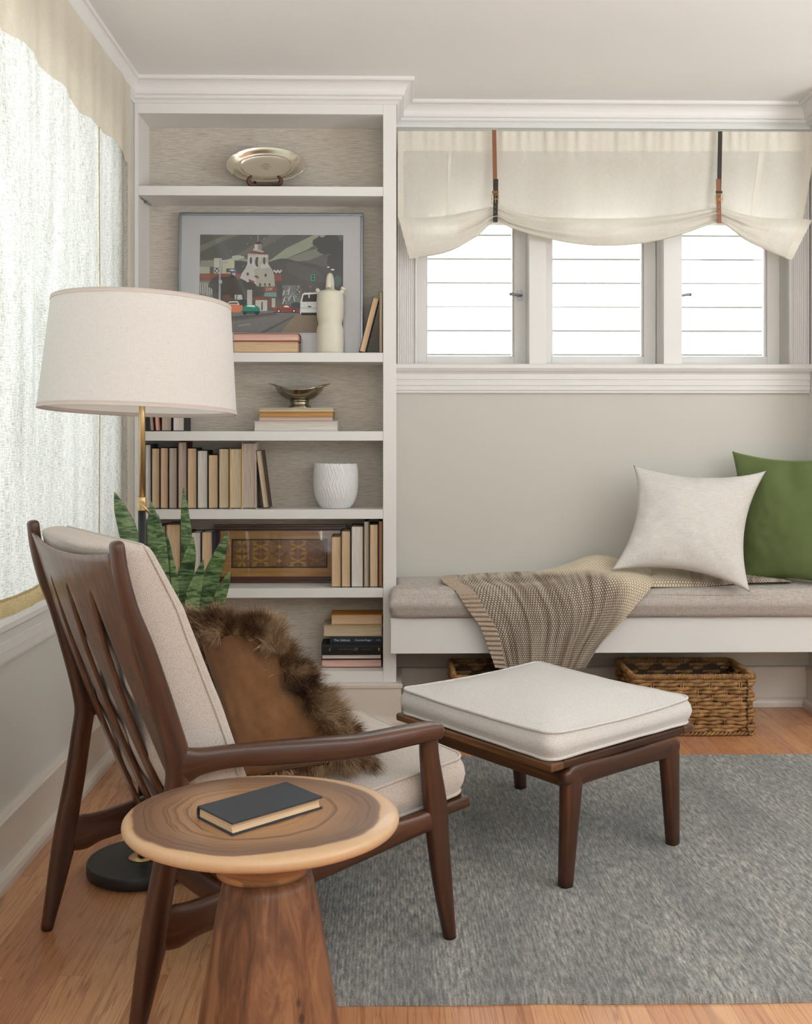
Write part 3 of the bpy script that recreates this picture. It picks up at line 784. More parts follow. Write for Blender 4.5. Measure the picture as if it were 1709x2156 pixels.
def fur_at(a, bb, sg, clump):
    p = flat(a, bb); e = max(0, (1-a*a)*(1-bb*bb)); T = .045 if sg > 0 else .085
    root = p + N*sg*T*e**.5
    out = Rv*a**3 + Uv*bb**3
    cl = Vector((mnoise.noise(root*38), mnoise.noise(root*38+Vector((7,1,3))), mnoise.noise(root*38+Vector((2,9,4)))))
    d = N*sg*(.55 if sg < 0 else .75) + out*1.0 + cl*1.7 + Vector((rnd.gauss(0,.13), rnd.gauss(0,.13), rnd.gauss(0,.13)))
    strand(root, d, rnd.uniform(.034, .068), rnd.uniform(.0003, .0007), N, min(1, max(0, .5+.5*cl.x+rnd.gauss(0,.18))))
cnt = 0
while cnt < 20000:
    a = rnd.uniform(-1, 1); bb = rnd.uniform(-1, 1)
    if rnd.random() < .45: # crowd the rim
        if rnd.random() < .5: a = rnd.choice((-1, 1))*(1-abs(rnd.gauss(0, .05)))
        else: bb = rnd.choice((-1, 1))*(1-abs(rnd.gauss(0, .05)))
    a = max(-1, min(1, a)); bb = max(-1, min(1, bb)); fur_at(a, bb, -1, 0); cnt += 1
cnt = 0
while cnt < 27000:               # the fur wraps over the right and top edges of the suede side
    a = rnd.uniform(-1, 1); bb = rnd.uniform(-1, 1)
    wr_ = .52 + .12*mnoise.noise(Vector((bb*3, 1, 0))); wt_ = .30 + .1*mnoise.noise(Vector((a*3, 5, 0)))
    if a > 1-wr_ or bb > 1-wt_: fur_at(a, bb, 1, 0); cnt += 1
fo = build('fur', b, FUR, pil); fo['kind'] = 'stuff'

# ================================================================ OTTOMAN
ot = thing('ottoman', 'walnut footstool with light boucle cushion, on the rug before the lounge chair', 'ottoman', (.466, 2.603, 0), atan2(.613, .79))
OB = .585
for bb in (.0, OB):
    for top, bot, sg in (((-.006, .030), (-.027, .018), -1), ((.388, .030), (.404, .018), 1)):
        b = MB(); sweep(b, [(top[0], bb, .292, top[1]*.8, .019), (top[0], bb, .262, top[1], .020), (top[0]*.8+bot[0]*.2, bb, .21, .0265, .020), ((top[0]+bot[0])/2, bb, .135, .0225, .0185), (bot[0], bb, .0128, bot[1]*.97, .0155)], e=3.4, round_end=(True, False)); build('leg', b, WALNUT, ot, False)
    b = MB(); sweep(b, [(-.030, bb, .283, .019, .0185), (-.012, bb, .283, .028, .019), (.05, bb, .2845, .0275, .0185), (.19, bb, .2825, .0245, .0185), (.33, bb, .2835, .0275, .0185), (.392, bb, .283, .028, .019), (.408, bb, .283, .019, .0185)], e=3.6); build('stretcher', b, WALNUT, ot, False)
for a0 in (.0, .355):
    b = MB(); b.box(a0, a0+.022, .015, OB-.015, .242, .302); build('side_stretcher', b, WALNUT_O, ot, False, bevel=.004)
for a0 in (-.092, .437):
    b = MB(); b.box(a0, a0+.048, -.014, OB+.012, .3085, .330); build('platform_rail', b, WALNUT_O, ot, False, bevel=.005)
for b0 in (-.012, OB-.035):
    b = MB(); b.box(-.044, .437, b0, b0+.045, .3085, .3295); build('platform_end_rail', b, WALNUT_X, ot, False, bevel=.004)
b = MB()
for i in range(5): b.box(-.044, .437, .07+i*.095, .12+i*.095, .318, .321)
build('webbing', b, bpy.data.materials['black_webbing'], ot, False)
oa = (-.084, .484, -.006, OB+.002)
def ott_fn(p):
    # the edges sag a little between the corners
    u = (p.x-.2)/.284; v = (p.y-.29)/.29
    d = .008*(1-min(1, abs(u))**2)*min(1, abs(v))**4 + .006*(1-min(1, abs(v))**2)*min(1, abs(u))**4
    return Vector((p.x, p.y, p.z - (d if p.z > .36 else -d*.25)))
b = MB(); cushion(b, *oa, .3315, .404, r=.034, er=.007, crown=.030, bulge=.010, fn=ott_fn, wr=.004, wf=7, step=.018)
oc = build('seat_cushion', b, BOUCLE_L, ot, False)
b = MB(); welt(b, *oa, .402, .034, .0042, ott_fn); welt(b, *oa, .3345, .034, .0042, ott_fn); build('piping', b, BOUCLE_L, oc, False)

# ================================================================ SIDE TABLE
def slab_mat():
    g = G('suar_wood_slab'); o = g.obj(); x, y, z = g.sep(o)
    wob = g.noise(g.map(o, (7, 7, 2)), 1.0, 3, .55); wob2 = g.noise(g.map(o, (3, 3, 1), loc=(4, 2, 1)), 1.0, 1)
    xx = g.m('ADD', g.m('MULTIPLY', x, 1.0), .018); yy = g.m('SUBTRACT', g.m('MULTIPLY', y, 1.13), .008)
    rr = g.m('SQRT', g.m('ADD', g.m('MULTIPLY', xx, xx), g.m('MULTIPLY', yy, yy)))
    r2 = g.m('ADD', rr, g.m('ADD', g.m('MULTIPLY', g.m('SUBTRACT', wob, .5), .040), g.m('MULTIPLY', g.m('SUBTRACT', wob2, .5), .07)))
    ringn = g.noise(g.comb(g.m('MULTIPLY', r2, 95.0), g.m('MULTIPLY', wob2, 2.0), 0.0), 1.0, 3, .6)
    base = g.ramp(g.m('MULTIPLY', r2, 4.2), [(0, rgb(180, 138, 98)), (.3, rgb(174, 132, 94)), (.52, rgb(158, 120, 88)), (.72, rgb(128, 98, 76)), (.86, rgb(116, 88, 70)), (.885, rgb(194, 158, 120)), (1, rgb(200, 165, 128))])
    inner = g.ramp(r2, [(.197, (1,1,1)), (.204, (0,0,0))])
    dk = g.m('MULTIPLY', g.ramp(ringn, [(.5, (0,0,0)), (.66, (1,1,1))]), g.m('MULTIPLY', inner, .7))
    c = g.mix(dk, base, rgb(62, 42, 32))
    fine = g.noise(g.map(o, (160, 160, 30)), 1.0, 2)
    c = g.mix(g.m('MULTIPLY', fine, .12), c, rgb(90, 60, 40))
    g.set(Base_Color=c, Roughness=.36); g.b.inputs['Coat Weight'].default_value = .15
    g.bump(ringn, .06, .0008); return g.mat
def stem_mat():
    g = G('suar_wood_stem'); o = g.obj(); x, y, z = g.sep(o)
    n1 = g.noise(g.map(o, (24, 24, 2.6)), 1.0, 5, .65, 1.4); n2 = g.noise(g.map(o, (200, 200, 14)), 1.0, 2)
    c = g.ramp(n1, [(.32, rgb(74, 46, 30)), (.5, rgb(116, 76, 50)), (.66, rgb(150, 106, 72))])
    c = g.mix(g.m('MULTIPLY', n2, .25), c, rgb(76, 46, 30))
    # pale sapwood where the trunk widens, with its own wandering edge
    sap = g.m('ADD', g.m('ADD', g.m('MULTIPLY', g.m('ABSOLUTE', g.m('ADD', x, .004)), 9.0), g.m('MULTIPLY', z, -1.1)), g.m('MULTIPLY', g.noise(g.map(o, (5, 5, 4)), 1.0, 2), .5))
    c = g.mix(g.ramp(sap, [(1.20, (0,0,0)), (1.25, (1,1,1))]), c, rgb(196, 150, 104))
    kn = g.ramp(g.vor(g.map(o, (15, 15, 9)), 1.0), [(.06, (1,1,1)), (.10, (0,0,0))])
    c = g.mix(g.m('MULTIPLY', kn, .8), c, rgb(44, 28, 20))
    g.set(Base_Color=c, Roughness=.45); g.bump(n2, .1, .001); return g.mat
tb = thing('side_table', 'round wooden pedestal side table with ringed slab top, in front of the lounge chair', 'table', (-.208, 1.757, 0))
b = MB(); b.lathe([(0.0001,.5),(.1,.5),(.19,.4995),(.2155,.4988),(.2225,.4965),(.2262,.4925),(.227,.488),(.2262,.4835),(.2225,.4785),(.212,.4735),(.185,.4635),(.148,.4490),(.116,.4345),(.090,.4215),(.078,.413),(.0750,.406),(.0750,.400),(0.0001,.400)], (-.208,1.757,0), 96, sx=1.014, sy=.885)
build('tabletop', b, slab_mat(), tb)
b = MB(); n = 40
def stemf(p, a, r):
    k = 1+.03*cos(4*a+.6)+.015*cos(3*a+1.1); c = Vector((-.198, 1.757, p.z)); return c+(p-c)*k
b.lathe([(.0001,.0005),(.134,.0005),(.137,.006),(.1265,.08),(.1135,.16),(.099,.25),(.086,.33),(.0755,.382),(.0715,.3995),(.0001,.3998)], (-.198,1.757,0), 64, fn=stemf)
build('pedestal', b, stem_mat(), tb)

# ================================================================ BOOK BUILDER
def paper_mat(name, base, dark):
    g = G(name); o = g.obj(); uv = g.uv(); u, v, _ = g.sep(uv)
    a = g.noise(g.comb(g.m('MULTIPLY', v, 900.0), g.m('MULTIPLY', u, 6.0), 0.0), 1.0, 2, .7); c0 = g.noise(o, 9, 2)
    c = g.mix(g.ramp(a, [(.40, (1,1,1)), (.62, (0,0,0))]), base, dark); c = g.mix(g.m('MULTIPLY', c0, .25), c, dark)
    g.set(Base_Color=c, Roughness=.85); g.b.inputs['Specular IOR Level'].default_value = .15; g.bump(a, .25, .0008); return g.mat
PAPER = {'tan': paper_mat('paper_tan', rgb(224,199,166), rgb(194,164,130)), 'cream': paper_mat('paper_cream', rgb(222,206,178), rgb(180,160,132)),
 'white': paper_mat('paper_white', rgb(232,226,216), rgb(196,188,178)), 'grey': paper_mat('paper_grey', rgb(206,192,176), rgb(164,148,134)),
 'pink': paper_mat('paper_pink', rgb(232,200,184), rgb(206,164,148)), 'brown': paper_mat('paper_brown', rgb(200,150,106), rgb(166,116,78)), 'orange': paper_mat('paper_orange', rgb(218,168,110), rgb(186,130,74))}
_cov = {}
def cover_mat(c):
    if c not in _cov:
        g = G('bookcloth_%d' % (len(_cov)+1)); o = g.obj(); col = rgb(*c)
        a = g.noise(o, 900, 1); w = g.noise(o, 14, 3)
        d = tuple(x*.75 for x in col[:3])+(1,)
        g.set(Base_Color=g.mix(g.m('MULTIPLY', w, .5), col, d), Roughness=.6); g.b.inputs['Specular IOR Level'].default_value = .3; g.bump(a, .15, .0005); _cov[c] = g.mat
    return _cov[c]
def make_book(label, fn, L, D, T, cover, pages, root_loc, group=None, name='book', bt=.0026, oh=.003, parent=None):
    """lying book in its own frame: x along the spine 0..L, y from fore-edge 0 to spine D, z 0..T; fn maps to the room"""
    r = thing(name, label, 'book', root_loc, 0, group)
    b = MB()
    def bx(x0, x1, y0, y1, z0, z1): b.hexa([fn(Vector(p)) for p in [(x0,y0,z0),(x1,y0,z0),(x1,y1,z0),(x0,y1,z0),(x0,y0,z1),(x1,y0,z1),(x1,y1,z1),(x0,y1,z1)]])
    bx(0, L, 0, D-.001, 0, bt); bx(0, L, 0, D-.001, T-bt, T)
    n = 6; rr = []
    for i in range(n+1):
        a = -pi/2+pi*i/n; rr.append((D-.003+.0045*cos(a), T/2+(T/2)*sin(a)))
    ri = [(y-bt if 0 < i < n else y-bt, min(T-bt, max(bt, z))) for i, (y, z) in enumerate(rr)]
    ring = [(0, y, z) for y, z in rr]+[(0, y, z) for y, z in reversed(ri)]
    b.rings([[fn(Vector(p)) for p in ring], [fn(Vector((L, p[1], p[2]))) for p in ring]], 0, True, True, True, False)
    build('cover', b, cover_mat(cover), r)
    b = MB(); n = 8; A, B_ = [], []
    for i in range(n+1):
        t = i/n; A.append((oh + .0035*sin(pi*t)*min(1, T/.02), bt+(T-2*bt)*t))
    prof = A + [(D-.004, T-bt), (D-.004, bt)]
    x0, x1 = oh, L-oh; k = len(prof)
    base = b.add([fn(Vector((x0, y, z))) for y, z in prof] + [fn(Vector((x1, y, z))) for y, z in prof])
    for i in range(k):
        j = (i+1) % k
        b.face((base+i, base+j, base+k+j, base+k+i), 0, [(0, prof[i][1]), (0, prof[j][1]), (x1-x0, prof[j][1]), (x1-x0, prof[i][1])], False)
    b.face([base+i for i in range(k)][::-1], 0, [(0, p[1]) for p in prof][::-1], False); b.face([base+k+i for i in range(k)], 0, [(0, p[1]) for p in prof], False)
    build('pages', b, PAPER[pages] if isinstance(pages, str) else pages, r)
    return r
# dark closed book on the side table
tz = .5005; pL, pB, pR, pF = [PZ(x, y, tz+.020) for x, y in ((411,1697),(600.5,1646.6),(680,1676),(492.7,1733))]
ex = ((pB-pL)+(pR-pF))*.5; ey = ((pL-pF)+(pB-pR))*.5; cc = (pL+pB+pR+pF)/4
L_, D_ = ex.length, ey.length; ex = ex.normalized(); ey = (ey - ex*ey.dot(ex)).normalized()
def tbl(p, o=cc - ex*L_/2 - ey*D_/2): return Vector((o.x, o.y, tz)) + ex*p.x + ey*p.y + Vector((0, 0, p.z))
make_book('worn dark slate hardback lying on the round side table', tbl, L_, D_, .020, (58, 62, 68), 'tan', (cc.x, cc.y, tz))

# ================================================================ FLOOR LAMP
lx, ly = -.634, 2.728
lp = thing('floor_lamp', 'black and brass floor lamp with wide drum linen shade, beside the sheer curtain', 'lamp', (lx, ly, 0))
b = MB(); b.lathe([(.0001,0.001),(.128,0.001),(.130,.004),(.137,.006),(.139,.009),(.139,.031),(.137,.0345),(.134,.035),(.0001,.035)], (lx,ly,0), 72); build('base', b, BLACKM, lp)
b = MB(); b.lathe([(.0001,.035),(.034,.035),(.0345,.037),(.033,.0395),(.012,.040),(.0001,.040)], (lx,ly,0), 48); build('base_disc', b, BRASS, lp)
b = MB(); b.tube([(lx,ly,.039),(lx,ly,.936)], .0103, 20); build('lower_pole', b, BLACKM, lp)
b = MB(); b.lathe([(.0001,.936),(.0122,.936),(.0124,.938),(.0124,.969),(.0122,.971),(.0001,.971)], (lx,ly,0), 28); build('collar', b, BRASS, lp)
b = MB(); b.tube([(lx,ly,.970),(lx,ly,1.42)], .0081, 20); build('upper_pole', b, BRASS, lp)
b = MB(); b.tube([(lx+.004,ly-.010,.958),(lx+.010,ly-.028,.955)], .0042, 12); b.tube([(lx+.002,ly-.029,.961),(lx+.026,ly-.027,.930)], .0034, 12); build('knob', b, BRASS, lp)
tilt = Matrix.Translation((lx-.009, ly, 1.194)) @ Matrix.Rotation(.027, 4, 'Y') @ Matrix.Rotation(-.040, 4, 'X')
R0, R1, HS = .2515, .2275, .283
def shade_pt(r, z, a): return tilt @ Vector((r*cos(a), r*sin(a), z))
b = MB(); b.grid(lambda u, v: shade_pt(R0+(R1-R0)*v, HS*v, 2*pi*u), 96, 6, 0, None, True); sd = build('lamp_shade', b, SHADEM, lp)
b = MB(); b.grid(lambda u, v: shade_pt(R0+(R1-R0)*v-.0022, HS*v, -2*pi*u), 96, 6, 0, None, True); build('shade_lining', b, SHADEIN, sd)
for z0, z1 in ((-.001, .0095), (HS-.0095, HS+.001)):
    b = MB()
    P = [(.0012, z0), (.0012, z1), (-.0034, z1), (-.0034, z0)]
    b.rings([[shade_pt(R0+(R1-R0)*(z/HS)+o, z, 2*pi*k/96) for k in range(96)] for o, z in P+P[:1]], 0, True, False, False); build('trim_tape', b, SHADETRIM, sd)
b = MB(); zt = 1.194+HS-.045
b.tube([(lx-.009+.028*cos(2*pi*k/24), ly+.028*sin(2*pi*k/24), zt) for k in range(24)], .002, 6, True)
for k in range(3):
    a = 2*pi*k/3+.5; b.tube([(lx-.009+.028*cos(a), ly+.028*sin(a), zt), tuple(shade_pt(R1-.003, HS-.012, a))], .0016, 6)
b.tube([(lx, ly, 1.418), (lx-.004, ly, zt)], .003, 8); b.tube([(lx-.009+.028*cos(a), ly+.028*sin(a), zt), (lx-.004, ly, zt)], .0018, 6); build('shade_spider', b, BRASS, lp)
b = MB(); b.lathe([(.0001,.11),(.014,.108),(.027,.09),(.030,.07),(.024,.045),(.014,.02),(.013,0),(.0001,0)], (lx,ly,1.30), 24); build('bulb', b, plain('frosted_bulb', rgb(240,238,232), .3), lp)
# ================================================================ BOOKS ON THE SHELVES
def stand(x0, x1, yt, row, Y, D, cover, pages, label, lean=0.0, group=None, Lz=None):
    zs = SH[row]+.0004; X0 = PY(x0, 900, Y).x; X1 = PY(x1, 900, Y).x; T = X1-X0
    L = (PY(x0, yt, Y).z - zs) if Lz is None else Lz
    L /= cos(lean)
    def fn(p):
        return Vector((X0 + p.z*cos(lean) + p.x*sin(lean), Y+p.y, zs + p.x*cos(lean) - p.z*sin(lean) + max(0, T*sin(lean))))
    return make_book(label, fn, L, D, T, cover, pages, ((X0+X1)/2, Y, zs), group, bt=min(.0028, T*.14))
def lie(x0, x1, z0, T, Y, D, cover, pages, label, spine_front=False, group=None, tilt=0.0):
    X0 = PY(x0, 900, Y).x; X1 = PY(x1, 900, Y).x; L = X1-X0
    def fn(p):
        return Vector((X0+p.x, Y + (D-p.y if spine_front else p.y), z0+p.z + tilt*p.x))
    return make_book(label, fn, L, D, T, cover, pages, ((X0+X1)/2, Y, z0), group, bt=min(.0028, T*.14))
BLK, DKB, MAR = (38,36,38), (44,50,62), (92,40,38)
G1 = 'hardbacks in a row beside the white planter'
Yb = 4.150
for a in [
 (305,318.3,935,(52,66,78),'white','slate blue hardback with white page edges, first of its row, behind the lamp pole'),
 (318.6,336.6,943,(30,34,44),'tan','navy hardback with tan page edges, second book of the long row'),
 (336.9,354.6,942,BLK,'tan','black hardback with tan page edges, third book of the long row'),
 (354.9,373.3,942,BLK,'grey','black hardback with greyish page edges, just left of the tall maroon book'),
 (374.3,393.6,930,MAR,'grey','tall maroon hardback with two-tone page edges, among the black hardbacks'),
 (393.9,414.6,943,BLK,'tan','black hardback with tan page edges, just right of the tall maroon book'),
 (415,437.6,948,(44,42,44),'white','charcoal hardback with white page edges, middle of the long row'),
 (438,459.5,957,BLK,'tan','shortest black hardback of the long row, tan page edges'),
 (460,482.6,944,(52,44,40),'cream','dark brown hardback with cream page edges, just left of the mustard book'),
 (483,508.6,944,(196,146,44),'cream','mustard yellow hardback with cream page edges in the long row'),
 (509.2,539.5,932,(206,196,184),'grey','tall pale hardback with grey page edges near the end of the long row')]:
    stand(a[0], a[1], a[2], 3, Yb, .118, a[3], a[4], a[5], 0, G1)
stand(553.8, 566.8, 949, 3, Yb, .110, (84,66,56), 'cream', 'thin brown book leaning left at the end of the long row', -.128, G1)
G2 = 'books to the right of the framed marquetry panel'
Yb = 4.118
for a in [(697.5,717.6,1130,(150,110,76),'tan','tan book right beside the framed marquetry panel, shortest of six'),
 (718.2,738.2,1118,(46,46,54),'tan','dark slate hardback, second from the framed marquetry panel'),
 (738.8,765.2,1108,BLK,'white','thick black hardback with white page edges right of the marquetry panel'),
 (765.8,777,1097,(96,84,66),'grey','thin olive brown hardback, tallest right of the marquetry panel'),
 (777.5,796.2,1104,BLK,'tan','black hardback with tan page edges, second from the bookcase right side'),
 (796.6,805.4,1096,(40,38,44),'brown','narrow dark book with orange brown edges against the bookcase right side')]:
    stand(a[0], a[1], a[2], 4, Yb, .125, a[3], a[4], a[5], 0, G2)
G3 = 'books behind the snake plant'
for a in [(331,348.4,1107,(100,80,70),'grey','grey brown book at the far left behind the snake plant'),
 (349,380.3,1104,(116,58,46),'tan','thick rust brown hardback with tan page edges behind the snake plant'),
 (380.7,400.6,1120,(108,62,46),'tan','brown hardback half hidden by an upright snake plant leaf'),
 (401,423.3,1121,(46,44,46),'white','black hardback with white page edges behind the snake plant'),
 (424,447.6,1120,(46,50,66),'tan','dark navy hardback next to the framed marquetry panel')]:
    stand(a[0], a[1], a[2], 4, 4.140, .12, a[3], a[4], a[5], 0, G3)
G4 = 'books half hidden by the lampshade'
stand(316.5, 325.0, 800, 2, 4.14, .12, (70,64,64), 'grey', 'grey book leaning under the lampshade edge, leftmost of four', -.075, G4, .19)
stand(327.5, 338.0, 800, 2, 4.14, .12, (148,58,50), 'pink', 'red book with pink page edges under the lampshade edge', -.075, G4, .185)
stand(339.5, 361.5, 800, 2, 4.14, .12, (56,52,54), 'grey', 'dark grey book with pale page edges under the lampshade edge', 0, G4, .2)
stand(363.5, 388.5, 800, 2, 4.14, .13, (48,48,50), 'white', 'black book with white page edges, rightmost under the lampshade edge', 0, G4, .205)
# shelf with the picture
G5 = 'books around the framed picture'
Yp = 4.112
px_z = lambda y, Y: PY(600, y, Y).z
z0 = SH[1]+.0004; z1 = px_z(718.2, Yp)
lie(490.5, 628, z0, z1-z0-.0004, Yp, .098, (146,92,66), 'tan', 'brown book lying under the red book before the framed picture', group=G5)
lie(491, 629, z1, px_z(702, Yp)-z1, Yp, .100, (150,72,62), 'pink', 'red book with pink page edges lying on the brown book', group=G5)
stand(755.5, 769.5, 628, 1, 4.125, .09, (64,46,38), 'tan', 'tan edged book leaning right beside the framed picture', .250, G5)
stand(797.4, 805.4, 614, 1, 4.120, .135, (58,54,52), 'cream', 'upright dark cream edged book against the bookcase side, by the picture', 0, G5)
# stack under the silver bowl
Ys = 4.145; q = [907.6, 886.4, 877.2, 866.4, 858.6]; zz = [SH[2]+.0004]+[px_z(y, Ys) for y in q[1:]]
G6 = 'books stacked under the silver bowl'
lie(534, 711.5, zz[0], zz[1]-zz[0]-.0003, Ys-.004, .130, (196,192,194), 'white', 'wide white book at the bottom of the stack under the silver bowl', group=G6)
lie(544, 700, zz[1], zz[2]-zz[1]-.0003, Ys, .120, (168,158,126), 'pink', 'thin pinkish edged book, second from bottom under the silver bowl', group=G6)
lie(545, 701.5, zz[2], zz[3]-zz[2]-.0003, Ys, .122, (150,136,96), 'orange', 'orange edged book, second from top under the silver bowl', group=G6)
lie(545, 702.5, zz[3], zz[4]-zz[3], Ys, .122, (212,202,180), 'cream', 'cream book directly under the silver bowl, top of its stack', group=G6)
BOWLZ = zz[4]
# stack on the lowest shelf
Yt = 4.165; q = [1404, 1388.6, 1378.2, 1356.6, 1340, 1316, 1294.3]; zz = [SH[5]+.0004]+[px_z(y, Yt) for y in q[1:]]
G7 = 'books stacked on the lowest shelf'
lie(676, 804, zz[0], zz[1]-zz[0]-.0003, Yt, .118, (112,44,50), 'pink', 'maroon book with pink page edges, bottom of the lowest shelf stack', group=G7)
lie(677, 803, zz[1], zz[2]-zz[1]-.0003, Yt, .116, (60,34,38), 'white', 'dark wine book with white page edges, second from bottom on the lowest shelf', group=G7)
bk4 = lie(676.5, 803, zz[2], zz[3]-zz[2]-.0003, Yt-.003, .116, (34,34,36), 'cream', 'thick black book with gold spine lettering on the lowest shelf', True, G7)
bk3 = lie(694.5, 805, zz[3], zz[4]-zz[3]-.0003, Yt, .112, (42,48,58), 'white', 'dark blue book with white spine lettering on the lowest shelf', True, G7)
lie(680, 805, zz[4], zz[5]-zz[4]-.0003, Yt-.002, .118, (176,164,136), 'cream', 'thick beige book with cream page edges, second from top on the lowest shelf', group=G7)
lie(696.5, 805, zz[5], zz[6]-zz[5], Yt, .116, (184,128,44), 'tan', 'yellow ochre book on top of the lowest shelf stack', group=G7)
b = MB(); T_ = PY(697.5, 900, Yt).x; U_ = PY(804.5, 900, Yt).x
GOLD = plain('gold_foil', rgb(190, 150, 84), .35, .4); SILVT = plain('white_foil', rgb(206, 208, 210), .5)
def on_spine(root, Yf, z, xpx, txt, hpx, mat, flip=False, vert=False):
    M = Matrix.Translation(Vector((PY(xpx, 900, Yf).x, Yf, z)) - Vector(root.location)) @ Matrix.Rotation(pi/2, 4, 'X')
    if flip: M = M @ Matrix.Rotation(pi, 4, 'Z')
    if vert: M = M @ Matrix.Rotation(pi/2, 4, 'Z')
    text_mesh('spine_lettering', txt, hpx*Yf/FPX*1.35, M, mat, root)
zc3 = (zz[3]+zz[4])/2; zc4 = (zz[2]+zz[3])/2
sp3 = Yt-.0022; sp4 = Yt-.0052
on_spine(bk3, sp3, zc3, 720, 'The Lifeboat', 5.0, SILVT); on_spine(bk3, sp3, zc3, 764, 'Charlotte Rogan', 3.9, SILVT); 
b = MB(); xq = PY(793, 900, sp3).x; b.tube([(xq+.0022*cos(2*pi*k/12), sp3, zc3+.0022*sin(2*pi*k/12)) for k in range(12)], .0009, 6, True); b.box(xq+.006, xq+.0135, sp3-.0003, sp3+.001, zc3-.003, zc3+.003); build('publisher_mark', b, plain('grey_foil', rgb(120, 124, 128), .5), bk3)

def foil(root, Yf, z, words, h, mat, name='foil_marks'):      # worn foil lettering too small to read
    rq = random.Random(17); b = MB()
    for x0, x1 in words:
        n = max(6, int((x1-x0)*3.2)); X0, X1 = PY(x0, 900, Yf).x, PY(x1, 900, Yf).x
        b.tube([(X0+(X1-X0)*q/n, Yf, z + h*(1 if q % 2 else -1)*rq.uniform(.35, 1)) for q in range(n+1)], .00034, 4)
    build(name, b, mat, root)
foil(bk4, sp4, zc4, [(712.5, 721), (723.5, 734), (736, 744.5)], .0022, GOLD); foil(bk4, sp4, zc4, [(761, 769.5), (771.5, 782)], .0013, GOLD)
b = MB(); Xm = PY(749, 900, sp4).x                          # the swash initial
b.tube([(Xm+.0085*cos(t*.62)*(1-t/30), sp4, zc4+.0062*sin(t*.93+.4)) for t in range(16)], .0005, 5); build('swash_initial', b, GOLD, bk4)
b = MB(); xq = PY(797.5, 900, sp4).x; b.box(xq-.003, xq+.003, sp4-.0004, sp4+.001, zc4-.005, zc4+.005); xq = PY(694.8, 900, sp4).x
b.box(xq-.0006, xq+.0006, sp4-.0004, sp4+.001, zc4-.008, zc4+.008); b.box(xq-.004, xq-.0022, sp4-.0004, sp4+.001, zc4-.004, zc4+.003); build('foil_emblem', b, GOLD, bk4)

# ================================================================ FRAMED PICTURE
fz0 = SH[1]+.0006; fy0, fy1 = 4.222, 4.262
fxl = PY(374.5, 740, 4.24).x; fxr = PY(764.3, 740, 4.24).x; fzt = PY(570, 448.2, fy1).z; FH = fzt-fz0; FW = fxr-fxl
LEAN = (fy1-fy0)/FH
pic = thing('framed_picture', 'framed watercolour street scene with white mission tower, leaning on the bookcase shelf', 'picture', ((fxl+fxr)/2, fy0, fz0))
def fm(x, y, z): return Vector((fxl+x, fy0 + z*LEAN + y, fz0+z))      # y>0 goes back
b = MB(); fw = .0105
def bar(x0, x1, z0, z1, y0=-.004, y1=.018): b.hexa([fm(x0,y0,z0),fm(x1,y0,z0),fm(x1,y1,z0),fm(x0,y1,z0),fm(x0,y0,z1),fm(x1,y0,z1),fm(x1,y1,z1),fm(x0,y1,z1)])
bar(0, FW, 0, fw); bar(0, FW, FH-fw, FH); bar(0, fw, fw, FH-fw); bar(FW-fw, FW, fw, FH-fw); build('frame', b, STEELF, pic, bevel=.0025, segs=3)
MATB = painted('mat_board', rgb(242, 243, 245), .8, .02, .2)
b = MB(); b.hexa([fm(fw*.5,.004,fw*.5),fm(FW-fw*.5,.004,fw*.5),fm(FW-fw*.5,.015,fw*.5),fm(fw*.5,.015,fw*.5),fm(fw*.5,.004,FH-fw*.5),fm(FW-fw*.5,.004,FH-fw*.5),fm(FW-fw*.5,.015,FH-fw*.5),fm(fw*.5,.015,FH-fw*.5)]); mb_ = build('mat_board', b, MATB, pic)
PXL, PXR, PZT, PZB = (419.3-374.5)/389.8*FW, (721.9-374.5)/389.8*FW, (740-493.4)/291.8*FH, (740-694.8)/291.8*FH
b = MB(); ml = .0004                                   # pressed plate line round the print
for d in (.012,):
    x0, x1, z0_, z1_ = PXL-d, PXR+d, PZB-d*2.4, PZT+d
    for q in ((x0,x1,z1_-ml,z1_+ml),(x0,x1,z0_-ml,z0_+ml),(x0-ml,x0+ml,z0_,z1_),(x1-ml,x1+ml,z0_,z1_)): b.hexa([fm(q[0],.0036,q[2]),fm(q[1],.0036,q[2]),fm(q[1],.0041,q[2]),fm(q[0],.0041,q[2]),fm(q[0],.0036,q[3]),fm(q[1],.0036,q[3]),fm(q[1],.0041,q[3]),fm(q[0],.0041,q[3])])
build('plate_line', b, plain('pressed_line', rgb(238,238,238), .8), mb_)
pm, pmi = [], {}
def pc(c):
    if c not in pmi:
        pmi[c] = len(pm); g = G('print_ink_%d' % len(pm)); n1 = g.noise(g.obj(), 26, 4, .7); cc_ = rgb(*c)
        g.set(Base_Color=g.mix(g.m('MULTIPLY', n1, .55), tuple(min(1, x*1.6) for x in cc_[:3])+(1,), tuple(x*.8 for x in cc_[:3])+(1,)), Roughness=.6); pm.append(g.mat)
    return pmi[c]
pb = MB(); layer = [0]
def pt(x, y): 
    fx = (x-98)/1517.0; fz = 1-(y-65)/1015.0
    fx = min(1, max(0, fx)); fz = min(1, max(0, fz))
    return fm(PXL+(PXR-PXL)*fx, .0034-.00003*layer[0], PZB+(PZT-PZB)*fz)
def poly(c, *P):
    layer[0] += 1; i = pb.add([pt(x, y) for x, y in P]); pb.face(list(range(i, i+len(P)))[::-1], pc(c), None, False)
def rect(c, x0, y0, x1, y1): poly(c, (x0,y0),(x1,y0),(x1,y1),(x0,y1))
def blob(c, x, y, rx, ry=None, n=18, j=.12, seed=0):
    ry = ry or rx; rr = random.Random(int(x*7+y)+seed)
    poly(c, *[(x+rx*cos(2*pi*k/n)*(1+rr.uniform(-j,j)), y+ry*sin(2*pi*k/n)*(1+rr.uniform(-j,j))) for k in range(n)])
WH, DK = (226,226,212), (40,40,40)
